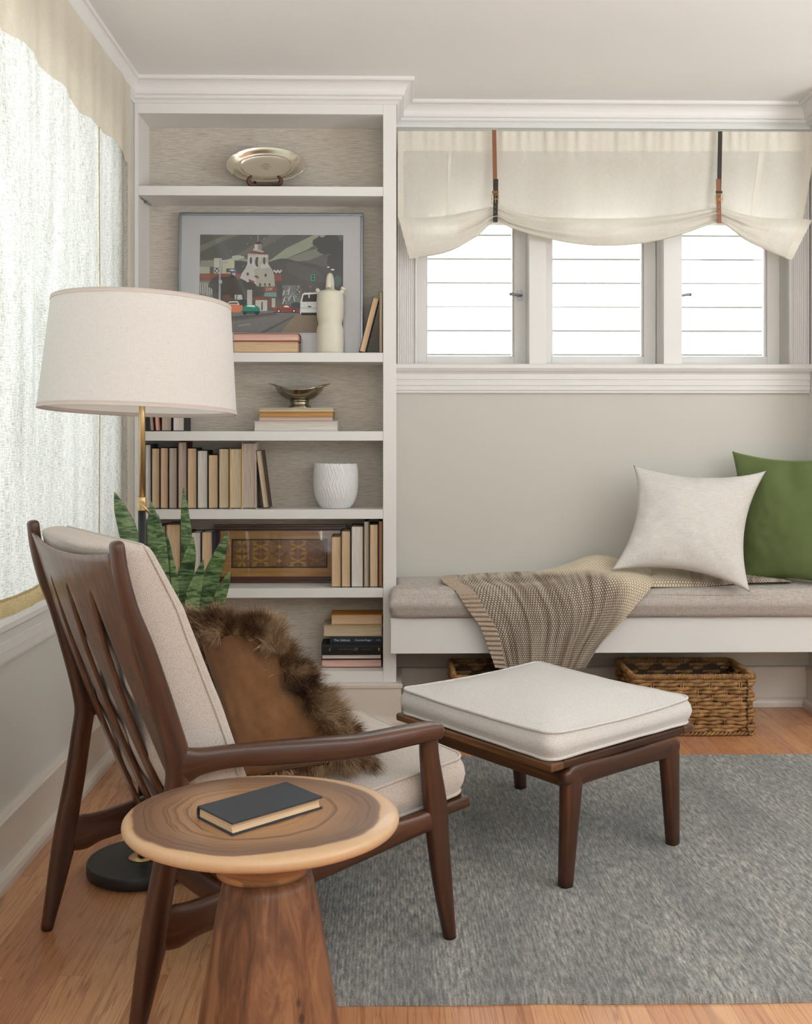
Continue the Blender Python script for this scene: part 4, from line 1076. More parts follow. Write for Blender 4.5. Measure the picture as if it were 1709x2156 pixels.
rect((84,88,86), 98, 65, 1615, 1080)
poly((116,120,108), (98,250),(330,135),(520,65),(380,65),(98,180)); poly((104,108,100), (480,330),(760,200),(1010,65),(840,65),(560,230),(430,310))
poly((158,166,144), (820,345),(1010,205),(1300,65),(1470,65),(1240,215),(930,345)); poly((128,134,122), (1000,320),(1240,230),(1500,170),(1480,240),(1250,330),(1080,345)); blob((196,202,186), 500, 305, 70, 26); blob((150,156,146), 560, 330, 60, 20)
poly((62,64,66), (440,350),(520,335),(600,345),(820,350),(900,325),(965,310),(1040,318),(1130,340),(1260,358),(1400,392),(1500,380),(1615,385),(1615,760),(440,760)); poly((76,78,80), (1000,345),(1130,360),(1330,420),(1480,560),(1200,540),(1030,450))
for x, y, r in ((1480,120,95),(1370,140,70),(1330,150,40),(1570,200,120),(1420,215,70),(1540,330,95),(1590,440,85),(1560,540,70),(1590,600,60),(1500,390,50)): blob((42,48,52), x, y, r, r*.8, 22, .25)
blob((60,96,96), 1555, 545, 40, 60)
rect((178,186,164), 98, 400, 205, 470); poly((150,152,140), (98,400),(110,335),(250,330),(250,400)); rect((206,210,192), 248, 310, 330, 470); poly((200,200,166), (335,330),(465,318),(465,470),(335,470)); rect((70,74,74), 255, 410, 300, 465); poly(WH, (255,465),(300,412),(306,418),(262,468)); poly(WH, (258,412),(304,462),(298,468),(252,420))
poly((146,62,46), (98,470),(545,470),(545,545),(98,548)); poly((120,50,40), (98,512),(545,508),(545,545),(98,548)); rect((120,112,98), 98, 548, 240, 720)
for k in range(6): poly((196,196,186), (104+k*23,570+8*(k%2)),(114+k*23,560),(118+k*23,700-20*(k%3)),(106+k*23,716-18*(k%2)))
poly((92,116,56), (98,660),(130,700),(140,722),(98,722))
rect((58,68,104), 380, 418, 492, 456); poly((220,222,226), (400,436),(440,424),(480,440),(440,446)); rect((58,68,104), 425, 456, 480, 512); rect((206,210,216), 440, 464, 474, 506); rect((210,214,220), 430, 514, 470, 540)
poly((140,58,44), (870,480),(960,476),(965,545),(870,548)); poly((52,52,54), (890,545),(970,545),(975,800),(890,800))
for k in range(7): blob(WH, 885+k*12, 440+(k%3)*7, 10, 12)
poly(WH, (515,545),(545,465),(580,415),(600,372),(606,262),(820,272),(824,372),(862,424),(884,478),(896,602),(705,606),(650,575)); poly((184,184,170), (668,436),(720,400),(752,300),(820,300),(824,372),(862,424),(884,478),(896,602),(705,606),(690,520)); poly(WH, (740,380),(790,340),(806,360),(830,380),(835,408),(740,420))
poly((140,52,44), (602,260),(640,232),(700,222),(760,226),(826,272),(760,262),(680,256)); poly((190,190,176), (655,230),(668,205),(780,240),(765,250)); rect(WH, 676, 165, 752, 224); rect((150,150,140), 712, 170, 752, 222); poly((92,52,44), (690,166),(700,142),(725,130),(750,142),(762,166)); rect(WH, 709, 70, 714, 132)
for x, y, rx, ry in ((638,335,12,38),(706,348,24,52),(780,338,14,40)): blob((74,66,60), x, y, rx, ry, 16, 0); 
for x, y, rx, ry in ((722,352,10,48),): blob((196,190,170), x, y, rx, ry, 12, 0)
for k in range(9): rect((84,72,64), 618+k*23, 268, 624+k*23, 280)
for x, y in ((606,474),(795,486)): poly((70,70,72), (x-16,y),(x,y-22),(x+16,y),(x,y+24))
poly((140,52,44), (668,500),(700,486),(728,508),(715,522)); poly((146,56,46), (615,526),(685,552),(665,572),(622,556))
for x in (738, 790, 838): blob((62,58,56), x, 584, 11, 17, 10, 0)
for x, y, r in ((300,560,95),(420,555,90),(250,590,60),(350,620,110),(520,590,95),(620,620,85),(700,660,85),(580,660,90),(450,660,80)): blob((36,34,34), x, y, r, r*.72, 22, .18)
poly((36,34,34), (230,600),(330,600),(350,780),(250,760)); poly(WH, (470,690),(545,690),(560,760),(480,775)); poly((36,34,34), (490,690),(500,690),(494,770),(484,770)); poly((170,178,188), (305,310),(318,310),(326,770),(300,770)); poly((190,196,200), (316,345),(448,308),(450,316),(318,358)); blob((196,202,206), 318, 556, 20, 22); poly((180,186,190), (330,360),(400,345),(408,356),(335,370))
rect((104,50,44), 350, 690, 430, 790); rect((72,62,58), 330, 740, 960, 862)
rect((130,48,42), 774, 610, 916, 662); poly((112,160,152), (792,665),(910,665),(912,712),(778,706)); rect((196,192,176), 860, 725, 900, 820); rect((104,52,46), 820, 712, 862, 820)
rect((198,198,190), 602, 638, 655, 830); rect((206,206,196), 690, 745, 815, 862); rect((70,70,68), 752, 762, 768, 850); poly((120,50,44), (650,735),(700,712),(800,712),(815,745),(690,745))
rect((120,124,122), 972, 590, 1165, 790)
rr_ = random.Random(5)
for k in range(34):
    x = rr_.uniform(975,1150); y = rr_.uniform(585,740); dx = rr_.uniform(-30,30); dy = rr_.uniform(10,60)
    poly(rr_.choice([WH,(210,216,208),(150,170,160),(60,60,62)]), (x,y),(x+9,y),(x+9+dx,y+dy),(x+dx,y+dy))
for k in range(14):
    x = rr_.uniform(1150,1340); y = rr_.uniform(600,680); blob(rr_.choice([(120,96,86),(150,120,106),(96,104,96)]), x, y, 14, 9, 10, .3)
rect((78,136,118), 1276, 478, 1318, 546); blob((30,50,46), 1297, 496, 10); blob((30,50,46), 1297, 524, 10)
poly((104,102,100), (98,868),(1615,846),(1615,1080),(98,1080)); poly((88,86,86), (98,930),(900,880),(940,900),(98,1010)); poly((126,114,100), (1120,890),(1615,880),(1615,1080),(960,1080)); poly((82,80,80), (730,1080),(1080,915),(1120,905),(800,1080)); poly((78,76,76), (400,925),(900,872),(920,884),(400,950)); poly((150,150,146), (510,1010),(640,990),(642,995),(512,1016))
poly((52,62,62), (520,820),(530,745),(570,735),(600,745),(602,830)); poly((182,108,80), (380,800),(555,798),(560,850),(520,872),(380,868)); poly((206,200,188), (385,795),(420,760),(500,758),(525,796)); poly((96,86,80), (395,790),(425,768),(495,766),(512,790))
poly((44,112,96), (548,868),(556,828),(592,792),(690,796),(735,826),(742,868),(720,886),(560,888)); poly((186,206,194), (598,812),(612,796),(680,800),(690,818)); poly((30,74,66), (556,860),(735,856),(735,884),(560,888)); blob(DK, 580, 884, 20, 14, 12, 0); blob(DK, 706, 882, 22, 14, 12, 0)
poly((128,62,60), (870,832),(955,822),(992,796),(1036,796),(1070,822),(1160,828),(1158,856),(1110,864),(880,860)); poly((214,210,200), (985,818),(1000,802),(1034,802),(1052,820)); blob(DK, 938, 858, 22, 20, 14, 0); blob((200,196,186), 938, 858, 11, 10, 12, 0); blob(DK, 1098, 856, 22, 20, 14, 0); blob((200,196,186), 1098, 856, 11, 10, 12, 0)
poly((60,76,80), (1065,818),(1075,772),(1120,766),(1160,772),(1160,826)); poly((206,222,214), (1162,884),(1166,760),(1184,684),(1205,668),(1345,664),(1345,888)); poly((66,60,60), (1182,762),(1198,690),(1345,680),(1345,760)); rect(WH, 1250, 686, 1262, 722); rect((150,170,164), 1166, 824, 1345, 830); rect((60,60,60), 1244, 806, 1280, 818); poly((48,46,46), (1172,874),(1345,874),(1345,900),(1180,902)); rect((30,30,32), 880, 868, 1160, 874)
for x, y in ((634,100),(602,158),(775,108),(892,140),(430,238),(555,398)): blob(WH, x, y, 4, 4, 8, 0)
blob(WH, 1458, 402, 15, 7, 10, .1); blob(WH, 1505, 428, 20, 8, 10, .1)
pr = build('print', pb, pm, pic)
def ptxt(x, y, txt, h, c, flip=1, shear=0):
    layer[0] += 6
    p = pt(x, y); M = Matrix.Translation(p + Vector((0, -.0006, 0)) - Vector(pic.location)) @ Matrix.Rotation(pi/2 - math.atan(LEAN), 4, 'X')
    o = text_mesh('painted_lettering', txt, h, M, plain('ink_'+txt[:2], rgb(*c), .6), pr, .00002, 'CENTER', shear)
    o.parent = pr
ptxt(838, 634, "OX'", .0175, (230,228,214)); ptxt(457, 487, 'B', .013, (58,68,104))
b = MB()                                              # pencilled signature and title below the print
for (x0, x1, ph) in ((1010,1120,0),(1135,1200,2),(1215,1300,4)):
    b.tube([fm(PXL+(PXR-PXL)*((x0+(x1-x0)*i/26-98)/1517), .0036, PZB-.0062+.0026*sin(i*1.35+ph)*(1.4 if i < 4 else 1)*(.6+.4*sin(i*.7+ph))) for i in range(27)], .00028, 4)
b.tube([fm(PXL+(PXR-PXL)*((700+i*8-98)/1517), .0036, PZB-.0085+.0010*sin(i*2.1)) for i in range(28)], .00025, 4)
build('signature', b, plain('pencil_mark', rgb(150,150,150), .8), mb_)
b = MB(); b.hexa([fm(fw*.8,-.0012,fw*.8),fm(FW-fw*.8,-.0012,fw*.8),fm(FW-fw*.8,.0002,fw*.8),fm(fw*.8,.0002,fw*.8),fm(fw*.8,-.0012,FH-fw*.8),fm(FW-fw*.8,-.0012,FH-fw*.8),fm(FW-fw*.8,.0002,FH-fw*.8),fm(fw*.8,.0002,FH-fw*.8)])
build('glazing', b, GLASS, pic)

# ================================================================ FRAMED MARQUETRY
mz0 = SH[4]+.0006; my0 = 4.250; my1 = 4.268
mxl = PY(449.8, 1222, 4.26).x; mxr = PY(729, 1222, 4.26).x; MH = PY(590, 1104.2, my1).z-mz0; MW = mxr-mxl; ML = (my1-my0)/MH
mq = thing('framed_marquetry', 'glazed wooden frame around an inlaid marquetry panel, standing between books', 'frame', ((mxl+mxr)/2, my0, mz0))
def mm(x, y, z): return Vector((mxl+x, my0+z*ML+y, mz0+z))
MAHOG = wood_uv('mahogany_frame', rgb(52,24,14), rgb(84,42,24), rgb(112,60,34), coord='obj', axis=0, coat=.4)
b = MB(); w = .026
def mbar(x0, x1, z0, z1, y0, y1): b.hexa([mm(x0,y0,z0),mm(x1,y0,z0),mm(x1,y1,z0),mm(x0,y1,z0),mm(x0,y0,z1),mm(x1,y0,z1),mm(x1,y1,z1),mm(x0,y1,z1)])
for (i0, i1, y0) in ((0, .010, -.004), (.010, .020, .000), (.020, w, -.002)):
    mbar(i0, MW-i0, i0, i1, y0, .018); mbar(i0, MW-i0, MH-i1, MH-i0, y0, .018); mbar(i0, i1, i1, MH-i1, y0, .018); mbar(MW-i1, MW-i0, i1, MH-i1, y0, .018)
build('frame', b, MAHOG, mq, bevel=.0012)
AMB = wood_uv('amber_veneer', rgb(184,126,62), rgb(218,162,92), rgb(234,186,118), coord='obj', axis=0, coat=.3)
V1 = wood_uv('walnut_veneer', rgb(138,92,56), rgb(162,114,72), rgb(180,130,86), coord='obj', axis=2); V2 = wood_uv('satinwood_veneer', rgb(184,130,58), rgb(206,152,74), rgb(220,174,94), coord='obj', axis=0); V3 = wood_uv('rosewood_veneer', rgb(122,76,50), rgb(144,94,62), rgb(162,112,76), coord='obj', axis=2); EB = plain('ebony_line', rgb(36,34,32), .4); V4 = wood_uv('oak_veneer', rgb(150,104,58), rgb(170,120,70), rgb(186,136,82), coord='obj', axis=2)
b = MB(); mats = [AMB, EB, V1, V2, V3, V4]; dep = [.006]
def mrect(m, x0, x1, z0, z1):
    dep[0] -= .00005; i = b.add([mm(x0,dep[0],z0),mm(x1,dep[0],z0),mm(x1,dep[0],z1),mm(x0,dep[0],z1)]); b.face((i,i+1,i+2,i+3), m, None, False)
def mpoly(m, P):
    dep[0] -= .00003; i = b.add([mm(x,dep[0],z) for x, z in P]); b.face(list(range(i,i+len(P))), m, None, False)
mrect(0, w-.003, MW-.003-w+.006, w-.003, MH-w+.003)
ix0, ix1, iz0, iz1 = (486.5-449.8)/279.2*MW, (689-449.8)/279.2*MW, (1222.4-1192.5)/118.2*MH, (1222.4-1134)/118.2*MH
mrect(1, ix0, ix1, iz0, iz1); mrect(2, ix0+.005, ix1-.005, iz0+.005, iz1-.005)
bw = (ix1-ix0-.010)/5
for k in range(5):
    xa = ix0+.005+bw*k; xm = xa+bw/2; zh = (iz1-iz0-.010); zm = (iz0+iz1)/2
    mrect((4, 2, 5, 2, 4)[k], xa+.001, xa+bw-.001, iz0+.005, iz1-.005)
    for zq in (-.28, .26):
        zc = zm+zq*zh; a = bw*.40; hh = zh*.22
        c1 = (2, 3, 2, 3, 2)[k]; c2 = (3, 2, 4, 2, 4)[k] if k not in (1, 3) else 4
        for sx in (-1, 1):
            for sz in (-1, 1):
                mpoly(c1, [(xm, zc),(xm+sx*a, zc+sz*hh*.25),(xm+sx*a, zc+sz*hh*.9)][::1 if sx*sz > 0 else -1]); mpoly(c2, [(xm, zc),(xm+sx*a*.9, zc+sz*hh),(xm+sx*a*.12, zc+sz*hh)][::1 if sx*sz > 0 else -1])
        mpoly((5, 3, 0, 3, 5)[k], [(xm, zc-hh*.4),(xm+a*.3, zc),(xm, zc+hh*.4),(xm-a*.3, zc)])
    for zq in (-.5, 0, .5):
        for sx in (-1, 1): mrect(3 if k in (1, 3) else 4, xm+min(sx*bw*.2, sx*bw*.46), xm+max(sx*bw*.2, sx*bw*.46), max(iz0+.006, zm+zq*zh-.006), min(iz1-.006, zm+zq*zh+.006))
build('marquetry_panel', b, mats, mq)
b = MB(); mbar(w-.002, MW-w+.002, w-.002, MH-w+.002, .0005, .0018); build('glazing', b, GLASS, mq)

# ================================================================ ORNAMENTS
CERAM = plain('cream_stoneware', rgb(226, 222, 204), .45)
def jug_mat():
    g = G('cream_stoneware_thrown'); o = g.obj(); n1 = g.noise(g.map(o, (2, 2, 160)), 1, 3); n2 = g.noise(o, 18, 3)
    g.set(Base_Color=g.mix(n2, rgb(226,222,206), rgb(210,204,184)), Roughness=.5); g.bump(n1, .35, .0018); return g.mat
JUGM = jug_mat(); Yj = 4.155; k_ = Yj/FPX; jx = PY(694.8, 740, Yj).x; jz = SH[1]+.0005
jg = thing('stoneware_jug', 'cream stoneware water jug with ring handle and two spouts, before the framed picture', 'jug', (jx, Yj, jz))
prof = [(0.01,0),(26.5,0),(28,3),(28.6,14),(28.9,26),(28.6,40),(28,50),(26.6,56),(24.8,60),(24.6,63),(25.4,67),(27.2,74),(28.3,84),(28.9,97),(28.6,110),(27.6,120),(26.2,126.5),(23,130.5),(16,132.4),(10.5,134.5),(8.6,138),(7.6,143),(0.01,144)]
b = MB(); b.lathe([(r*k_, z*k_) for r, z in prof], (jx, Yj, jz), 56); build('body', b, JUGM, jg)
b = MB(); P = []
for i in range(25):
    a = pi*i/24; P.append((jx + .004*cos(a), Yj + .026*cos(a), jz + (136+28*sin(a)**.8)*k_))
b.tube(P, .0105, 12, rfn=lambda t: .0125-.002*sin(pi*t)); build('ring_handle', b, JUGM, jg)
for sx in (-1, 1):
    b = MB(); x0 = jx+sx*21*k_; b.tube([(x0, Yj, jz+124*k_), (x0+sx*4*k_, Yj-.004, jz+131*k_), (x0+sx*7*k_, Yj-.006, jz+136*k_)], .01, 14, rfn=lambda t: .0125-.006*t)
    if sx > 0: b.tube([(x0+sx*5.5*k_, Yj-.005, jz+134*k_), (x0+sx*8*k_, Yj-.007, jz+138.5*k_)], .0105, 14, rfn=lambda t: .0095+.001*t)
    build('spout', b, JUGM, jg)
# silver tray on its stand
Yt_ = 4.215; k_ = Yt_/FPX; tx = PY(560.3, 352, Yt_).x; tzc = PY(560, 350.8, Yt_).z
stn = thing('plate_stand', 'small dark wooden plate stand with curled hooks, on the top shelf', 'stand', (tx, Yt_, SH[0]))
DKW = plain('dark_turned_wood', rgb(74, 38, 26), .4)
sz = SH[0]+.0005
for sx in (-1, 1):
    b = MB(); X = tx+sx*29*k_
    sweep(b, [(tx+sx*16*k_, Yt_-.044, sz+.021, .006, .006), (X-sx*1*k_, Yt_-.048, sz+.021, .0078, .006), (X+sx*4.5*k_, Yt_-.051, sz+.031, .0088, .006), (X+sx*3.4*k_, Yt_-.052, sz+.045, .007, .006), (X-sx*1.2*k_, Yt_-.052, sz+.053, .0052, .0055)], (0,1,0), 12, 2.4); build('hook', b, DKW, stn)
    b = MB(); sweep(b, [(X-sx*3*k_, Yt_-.046, sz+.0115, .011, .005), (X-sx*3*k_, Yt_+.015, sz+.0065, .006, .005), (X-sx*4*k_, Yt_+.045, sz+.0065, .006, .005)], (1,0,0), 10, 2.6, round_end=(False, False)); b.box(X-sx*3*k_-.005, X-sx*3*k_+.005, Yt_+.030, Yt_+.040, sz+.008, sz+.085); build('foot_rail', b, DKW, stn)
b = MB(); sweep(b, [(tx-22*k_, Yt_-.044, sz+.021, .006, .006), (tx, Yt_-.044, sz+.0195, .0052, .006), (tx+22*k_, Yt_-.044, sz+.021, .006, .006)], (0,1,0), 12, 2.4, round_end=(False, False)); build('front_rail', b, DKW, stn)
tr = thing('silver_tray', 'oval monogrammed silver tray with flared rim, propped on the dark plate stand', 'tray', (tx, Yt_, tzc-.06))
A_, B2 = 82.0*k_, 39.3*k_; TT = Matrix.Translation((tx, Yt_, tzc)) @ Matrix.Rotation(-.20, 4, 'X')
def tray_pt(a, f, d):
    # pointed, lipped ends with little shoulders where the long rim begins
    sh = 1 - .03*math.exp(-((abs(cos(a))-.80)/.05)**2)*min(1, max(0, (f-.7)/.3))
    return TT @ Vector((A_*f*cos(a)*sh, -d, B2*f*math.copysign(abs(sin(a))**.9, sin(a))*sh))
b = MB(); prf = [(.0001,.0),(.3,.0),(.60,.0),(.635,.0015),(.655,.0045),(.67,.0055),(.69,.005),(.73,.007),(.82,.014),(.91,.019),(.97,.0205),(.99,.0215),(1.0,.0205),(1.0,.019),(.97,.0185),(.90,.0165),(.8,.011),(.70,.002),(.64,-.0025),(.5,-.003),(.0001,-.003)]
b.rings([[tray_pt(2*pi*i/96, f, d) for i in range(96)] for f, d in prf], 0, True, False, False); build('dish', b, SILVER, tr)
b = MB()
for q, (dx, dz, rx, rz) in enumerate(((-.006,0,.008,.012),(.006,0,.008,.012),(0,.004,.012,.007),(0,-.005,.012,.006),(0,0,.004,.013))):
    b.tube([TT @ Vector((dx+rx*cos(2*pi*i/24), -.0004, dz+rz*sin(2*pi*i/24))) for i in range(24)], .00035, 5, True)
for s_ in (-1, 1): b.tube([TT @ Vector((s_*(.014+.010*i/10), -.0004, .002*sin(i*1.1))) for i in range(11)], .00035, 5)
build('monogram', b, plain('engraved_line', rgb(150,140,118), .5, .6), tr)
# silver footed bowl
Yw = 4.205; k_ = Yw/FPX; bx_ = PY(630.6, 858, Yw).x; bz = BOWLZ+.0005
bw_ = thing('silver_bowl', 'tarnished silver footed bowl with two wing handles, on the stacked books', 'bowl', (bx_, Yw, bz))
OLDS = plain('old_silver', rgb(156, 148, 130), .18, 1.0)
b = MB(); b.lathe([(.0001,0),(24.5*k_,0),(25*k_,1.2*k_),(24*k_,3*k_),(21*k_,6*k_),(19.5*k_,10*k_),(20*k_,14*k_),(22*k_,16*k_),(.0001,17*k_)], (bx_, Yw, bz), 48, sy=.9); build('foot', b, OLDS, bw_)
def bowlf(p, a, r):
    e = (r/(52*k_)); return Vector((p.x, p.y, p.z + .0105*e*e*e*cos(2*a)))
pr_ = [(.0001,15.5),(14,15.6),(26,17.6),(36,22),(44,28),(49.5,35),(52,41),(53.5,43.5),(52.8,44.2),(51,42.5),(48,36),(42,29),(34,23.5),(24,19.5),(12,18),(.0001,18)]
b = MB(); b.lathe([(r*k_, z*k_) for r, z in pr_], (bx_, Yw, bz), 64, sy=.80, fn=bowlf); build('basin', b, OLDS, bw_)
for sx in (-1, 1):
    b = MB()
    def hw(u, v, sx=sx):
        a = (u-.5)*1.5; r = (51+ (14*(1-(2*u-1)**2))*v)*k_
        return (bx_+sx*r*cos(a), Yw + r*sin(a)*.8, bz + (43.5 + 3*v - 7*v*v*(2*u-1)**2)*k_ + .0105*cos(2*a))
    b.grid(hw, 20, 6); build('wing_handle', b, OLDS, bw_, solid=.0016)
# white planter with raised fret
def planter_mat():
    g = G('white_fret_ceramic'); uv = g.uv(); u, v, _ = g.sep(uv)
    vec = g.comb(g.m('MULTIPLY', v, 26.0), g.m('MULTIPLY', u, .0), 0.0)
    P_ = g.comb(g.m('ADD', g.m('MULTIPLY', v, 34.0), g.m('MULTIPLY', u, 1.0)), g.m('SUBTRACT', g.m('MULTIPLY', u, 1.0), g.m('MULTIPLY', v, 34.0)), 0.0)
    a = g.m('ADD', g.m('MULTIPLY', v, 42.0), g.m('MULTIPLY', u, 22.0)); c = g.m('SUBTRACT', g.m('MULTIPLY', v, 42.0), g.m('MULTIPLY', u, 22.0))
    ch_ = g.n('ShaderNodeTexChecker', {'Vector': g.comb(g.m('MULTIPLY', a, .5), g.m('MULTIPLY', c, .5), .1), 'Scale': 1.0}).outputs['Fac']
    s1 = g.m('PINGPONG', g.m('MULTIPLY', a, 2.0), 1.0); s2 = g.m('PINGPONG', g.m('MULTIPLY', c, 2.0), 1.0)
    sel = g.m('ADD', g.m('MULTIPLY', ch_, s1), g.m('MULTIPLY', g.m('SUBTRACT', 1.0, ch_), s2))
    h = g.n('ShaderNodeMapRange', {0: sel, 1: .35, 2: .62, 3: 0.0, 4: 1.0}, interpolation_type='SMOOTHSTEP').outputs[0]
    g.set(Base_Color=rgb(238,238,238), Roughness=.5); g.bump(h, .9, .0035); return g.mat
Yq = 4.185; k_ = Yq/FPX; qx = PY(706.8, 1072, Yq).x; qz = SH[3]+.0005
pl_ = thing('ceramic_planter', 'white ceramic planter with raised fret pattern, alone on its shelf right of the books', 'planter', (qx, Yq, qz))
b = MB(); b.lathe([(.0001,0),(29*k_,0),(31*k_,1*k_),(32*k_,2.4*k_),(37*k_,9*k_),(42*k_,19*k_),(45.4*k_,32*k_),(47*k_,46*k_),(47.4*k_,60*k_),(47*k_,76*k_),(46*k_,90*k_),(45.6*k_,94*k_),(43.4*k_,94*k_),(43.6*k_,80*k_),(43*k_,50*k_),(30*k_,12*k_),(.0001,10*k_)], (qx, Yq, qz), 72); build('pot', b, planter_mat(), pl_)

# ================================================================ SNAKE PLANT
def leaf_mat():
    g = G('snake_plant_leaf'); u, v, _ = g.sep(g.uv())
    o = g.obj(); w1 = g.noise(g.map(o, (14, 14, 60)), 1.0, 3, .6, 1.2)
    c = g.ramp(w1, [(.34, rgb(34,52,28)), (.47, rgb(76,104,58)), (.6, rgb(128,150,104)), (.72, rgb(70,98,56))])
    g.set(Base_Color=c, Roughness=.42); return g.mat
LEAF = leaf_mat(); Yl = 3.36; k_ = Yl/FPX
po = Vector((PY(386, 1420, Yl).x, Yl, 0))
sp = thing('snake_plant', 'potted snake plant with upright mottled leaves, between the lamp and bookcase', 'plant', tuple(po))
b = MB(); b.lathe([(.0001,.001),(.095,.001),(.10,.008),(.125,.30),(.127,.34),(.118,.345),(.115,.30),(.0001,.30)], tuple(po), 48); build('pot', b, plain('charcoal_pot', rgb(70,68,66), .6), sp)
b = MB(); b.lathe([(.114,.305),(.08,.312),(.0001,.315)], tuple(po), 32); build('soil', b, plain('potting_soil', rgb(46,36,28), .95), sp)
# tip px, mid px, mid half width px, base dx, dy offsets
LV = [((241,1036),(272,1128),19,-.055,.00),((318,1056),(328,1150),17,-.03,.03),((332,1082),(342,1160),10,-.02,-.03),((386,1026),(393,1150),12.5,.005,.03),((360,1162),(368,1230),8,-.01,-.05),
      ((407,1130),(390,1225),18,.00,-.02),((428,1178),(406,1262),16,.02,-.045),((420,1196),(422,1270),11,.03,.02),((479,1120),(440,1235),19,.045,.00),((484,1203),(462,1262),13,.05,-.03),((350,1120),(358,1200),12,-.03,.05)]
rl = random.Random(3)
for i, (tp, mp, hw_, dx, dy) in enumerate(LV):
    yy = Yl+dy; tipp = PY(tp[0], tp[1], yy-.01); mid = PY(mp[0], mp[1], yy); base = po+Vector((dx, dy*.9, .306))
    keys = [(*base, hw_*k_*.62, .004), (*(base*.5+mid*.5+Vector((0,0,0))), hw_*k_*.92, .0038), (*mid, hw_*k_, .0032), (*(mid*.45+tipp*.55), hw_*k_*.72, .0026), (*(mid*.15+tipp*.85), hw_*k_*.32, .002), (*tipp, hw_*k_*.04, .001)]
    an = rl.uniform(-.45, .45); b = MB(); sweep(b, keys, (sin(an), cos(an), 0), 12, 2.0, 5); build('leaf', b, LEAF, sp)
# ================================================================ SHEER CURTAIN AT THE LEFT WINDOW
cu = thing('sheer_curtain', 'long sheer white linen curtain glowing over the left window', 'curtain', (-.95, 1.7, .68))
CY0, CY1, CZ0, CZ1 = -.45, 3.885, .676, 2.425
def cx(y, z):
    t = (CZ1-z)/(CZ1-CZ0)
    w = .007*sin(y*21+.8*sin(y*3)) + .004*sin(y*47+1.3) + .006*mnoise.noise(Vector((y*6, z*.8, 0)))
    return -.948 + w*(.35+.65*min(1, t*1.6)*max(.12, 1-max(0, t-.45)*1.8))
def cgrid(mb, y0, y1, zf0, zf1, off, ny, nz):
    def f(u, v):
        y = y0+(y1-y0)*u; z = zf0(y)+(zf1(y)-zf0(y))*v; return (cx(y, z)+off, y, z)
    mb.grid(f, ny, nz, 0, lambda u, v: (y0+(y1-y0)*u, zf0((y0+y1)/2)+(zf1((y0+y1)/2)-zf0((y0+y1)/2))*v))
b = MB(); cgrid(b, CY0, CY1, lambda y: CZ0+.04, lambda y: CZ1, 0, 420, 24); build('curtain_panel', b, SHEER, cu)
def hemz(y): return 2.145 + .008*sin(y*9+1) + .007*sin(y*21) + .012*mnoise.noise(Vector((y*4, 2, 0)))
b = MB(); cgrid(b, CY0, CY1, hemz, lambda y: CZ1, .0035, 420, 8); build('heading_band', b, SHEERBAND, cu)
b = MB(); cgrid(b, CY0, CY1, lambda y: CZ0, lambda y: CZ0+.048, .001, 420, 3); build('bottom_hem', b, HEMBAND, cu)
for yy in (3.462, 1.95):
    b = MB(); cgrid(b, yy-.006, yy+.006, lambda y: CZ0+.04, lambda y: 2.2, .0012, 2, 24); build('seam', b, HEMBAND, cu)
b = MB(); cgrid(b, CY1-.03, CY1, lambda y: CZ0, lambda y: CZ1, .0016, 4, 24); build('side_hem', b, SHEERBAND, cu)

# ================================================================ STRAPPED SHADE AT THE BACK WINDOWS
ws_ = thing('linen_blind', 'cream linen shade swagged by two leather straps, over the back windows', 'curtain', (.9, 4.25, 1.95))
def sheet(u, v, off=0.0):
    y = 276+1.5*u+(198)*v; xl = 837; xr = 1717-30*v**1.3; x = xl+(xr-xl)*u
    pl = mnoise.noise(Vector((x/13.0, .3, 0)))*.013*max(0, 1-v*3.0) + mnoise.noise(Vector((x/70.0, v*1.2, 3)))*.010*v + .0045*sin(x/31.0+1.2*sin(x/90))*max(0, 1-v*1.3)
    for xp in (1042, 1513): pl -= .007*math.exp(-((x-xp)/26.0)**2)*min(1, v*2)
    return PY(x, y, 4.262-.010*v - pl - off)
b = MB(); b.grid(sheet, 260, 40, 0, lambda u, v: (u*1.70, v*.38)); build('upper_cloth', b, LINENS, ws_)
b = MB(); b.grid(lambda u, v: sheet(u, v*.21, .0012), 260, 10, 0, lambda u, v: (u*1.7, v*.08)); build('heading_band', b, LINENT, ws_)
CL = [((838,456),(862,545)),((880,459),(895,541)),((940,454),(950,528)),((1000,443),(1003,498)),((1042,436),(1043,466)),((1075,446),(1075,480)),((1130,456),(1130,497)),((1200,459),(1200,512)),((1275,460),(1270,518)),((1360,458),(1350,513)),((1430,451),(1425,497)),((1480,443),(1480,478)),((1513,439),(1512,467)),((1540,445),(1535,480)),((1590,456),(1570,506)),((1640,460),(1615,528)),((1690,461),(1655,544)),((1709,464),(1667,547))]
cU = catmull([(*a, 0) for a, c in CL], 14); cL = catmull([(*c, 0) for a, c in CL], 14)
nU = len(cU)
def flap(i, v, off=0.0):
    a, c = cU[i], cL[i]; x = a.x+(c.x-a.x)*min(1, v); y = a.y+(c.y-a.y)*min(1, v)
    near = math.exp(-(min(abs(x-1042), abs(x-1513))/85.0)**1.5)
    bul = .050*(1-near*.75)
    d = bul*sin(pi*min(1, .10+v*.62)) + .0115*sin(v*pi*3.2+x/140.0)*(.35+.65*near)*sin(pi*min(1, v)) + .006*near*sin(v*pi*7) + .011*mnoise.noise(Vector((x/55.0, v*2.2, 7)))*sin(pi*min(1, v))
    Y = 4.246 - d - off
    if v > 1:                            # the cloth turns under and runs back up behind
        k = v-1; y = y - 26*k - 5*k*k; Y = Y + .045*k
    return PY(x, y, Y)
VV = [i/22 for i in range(23)]+[1.12, 1.3, 1.6, 2.0]
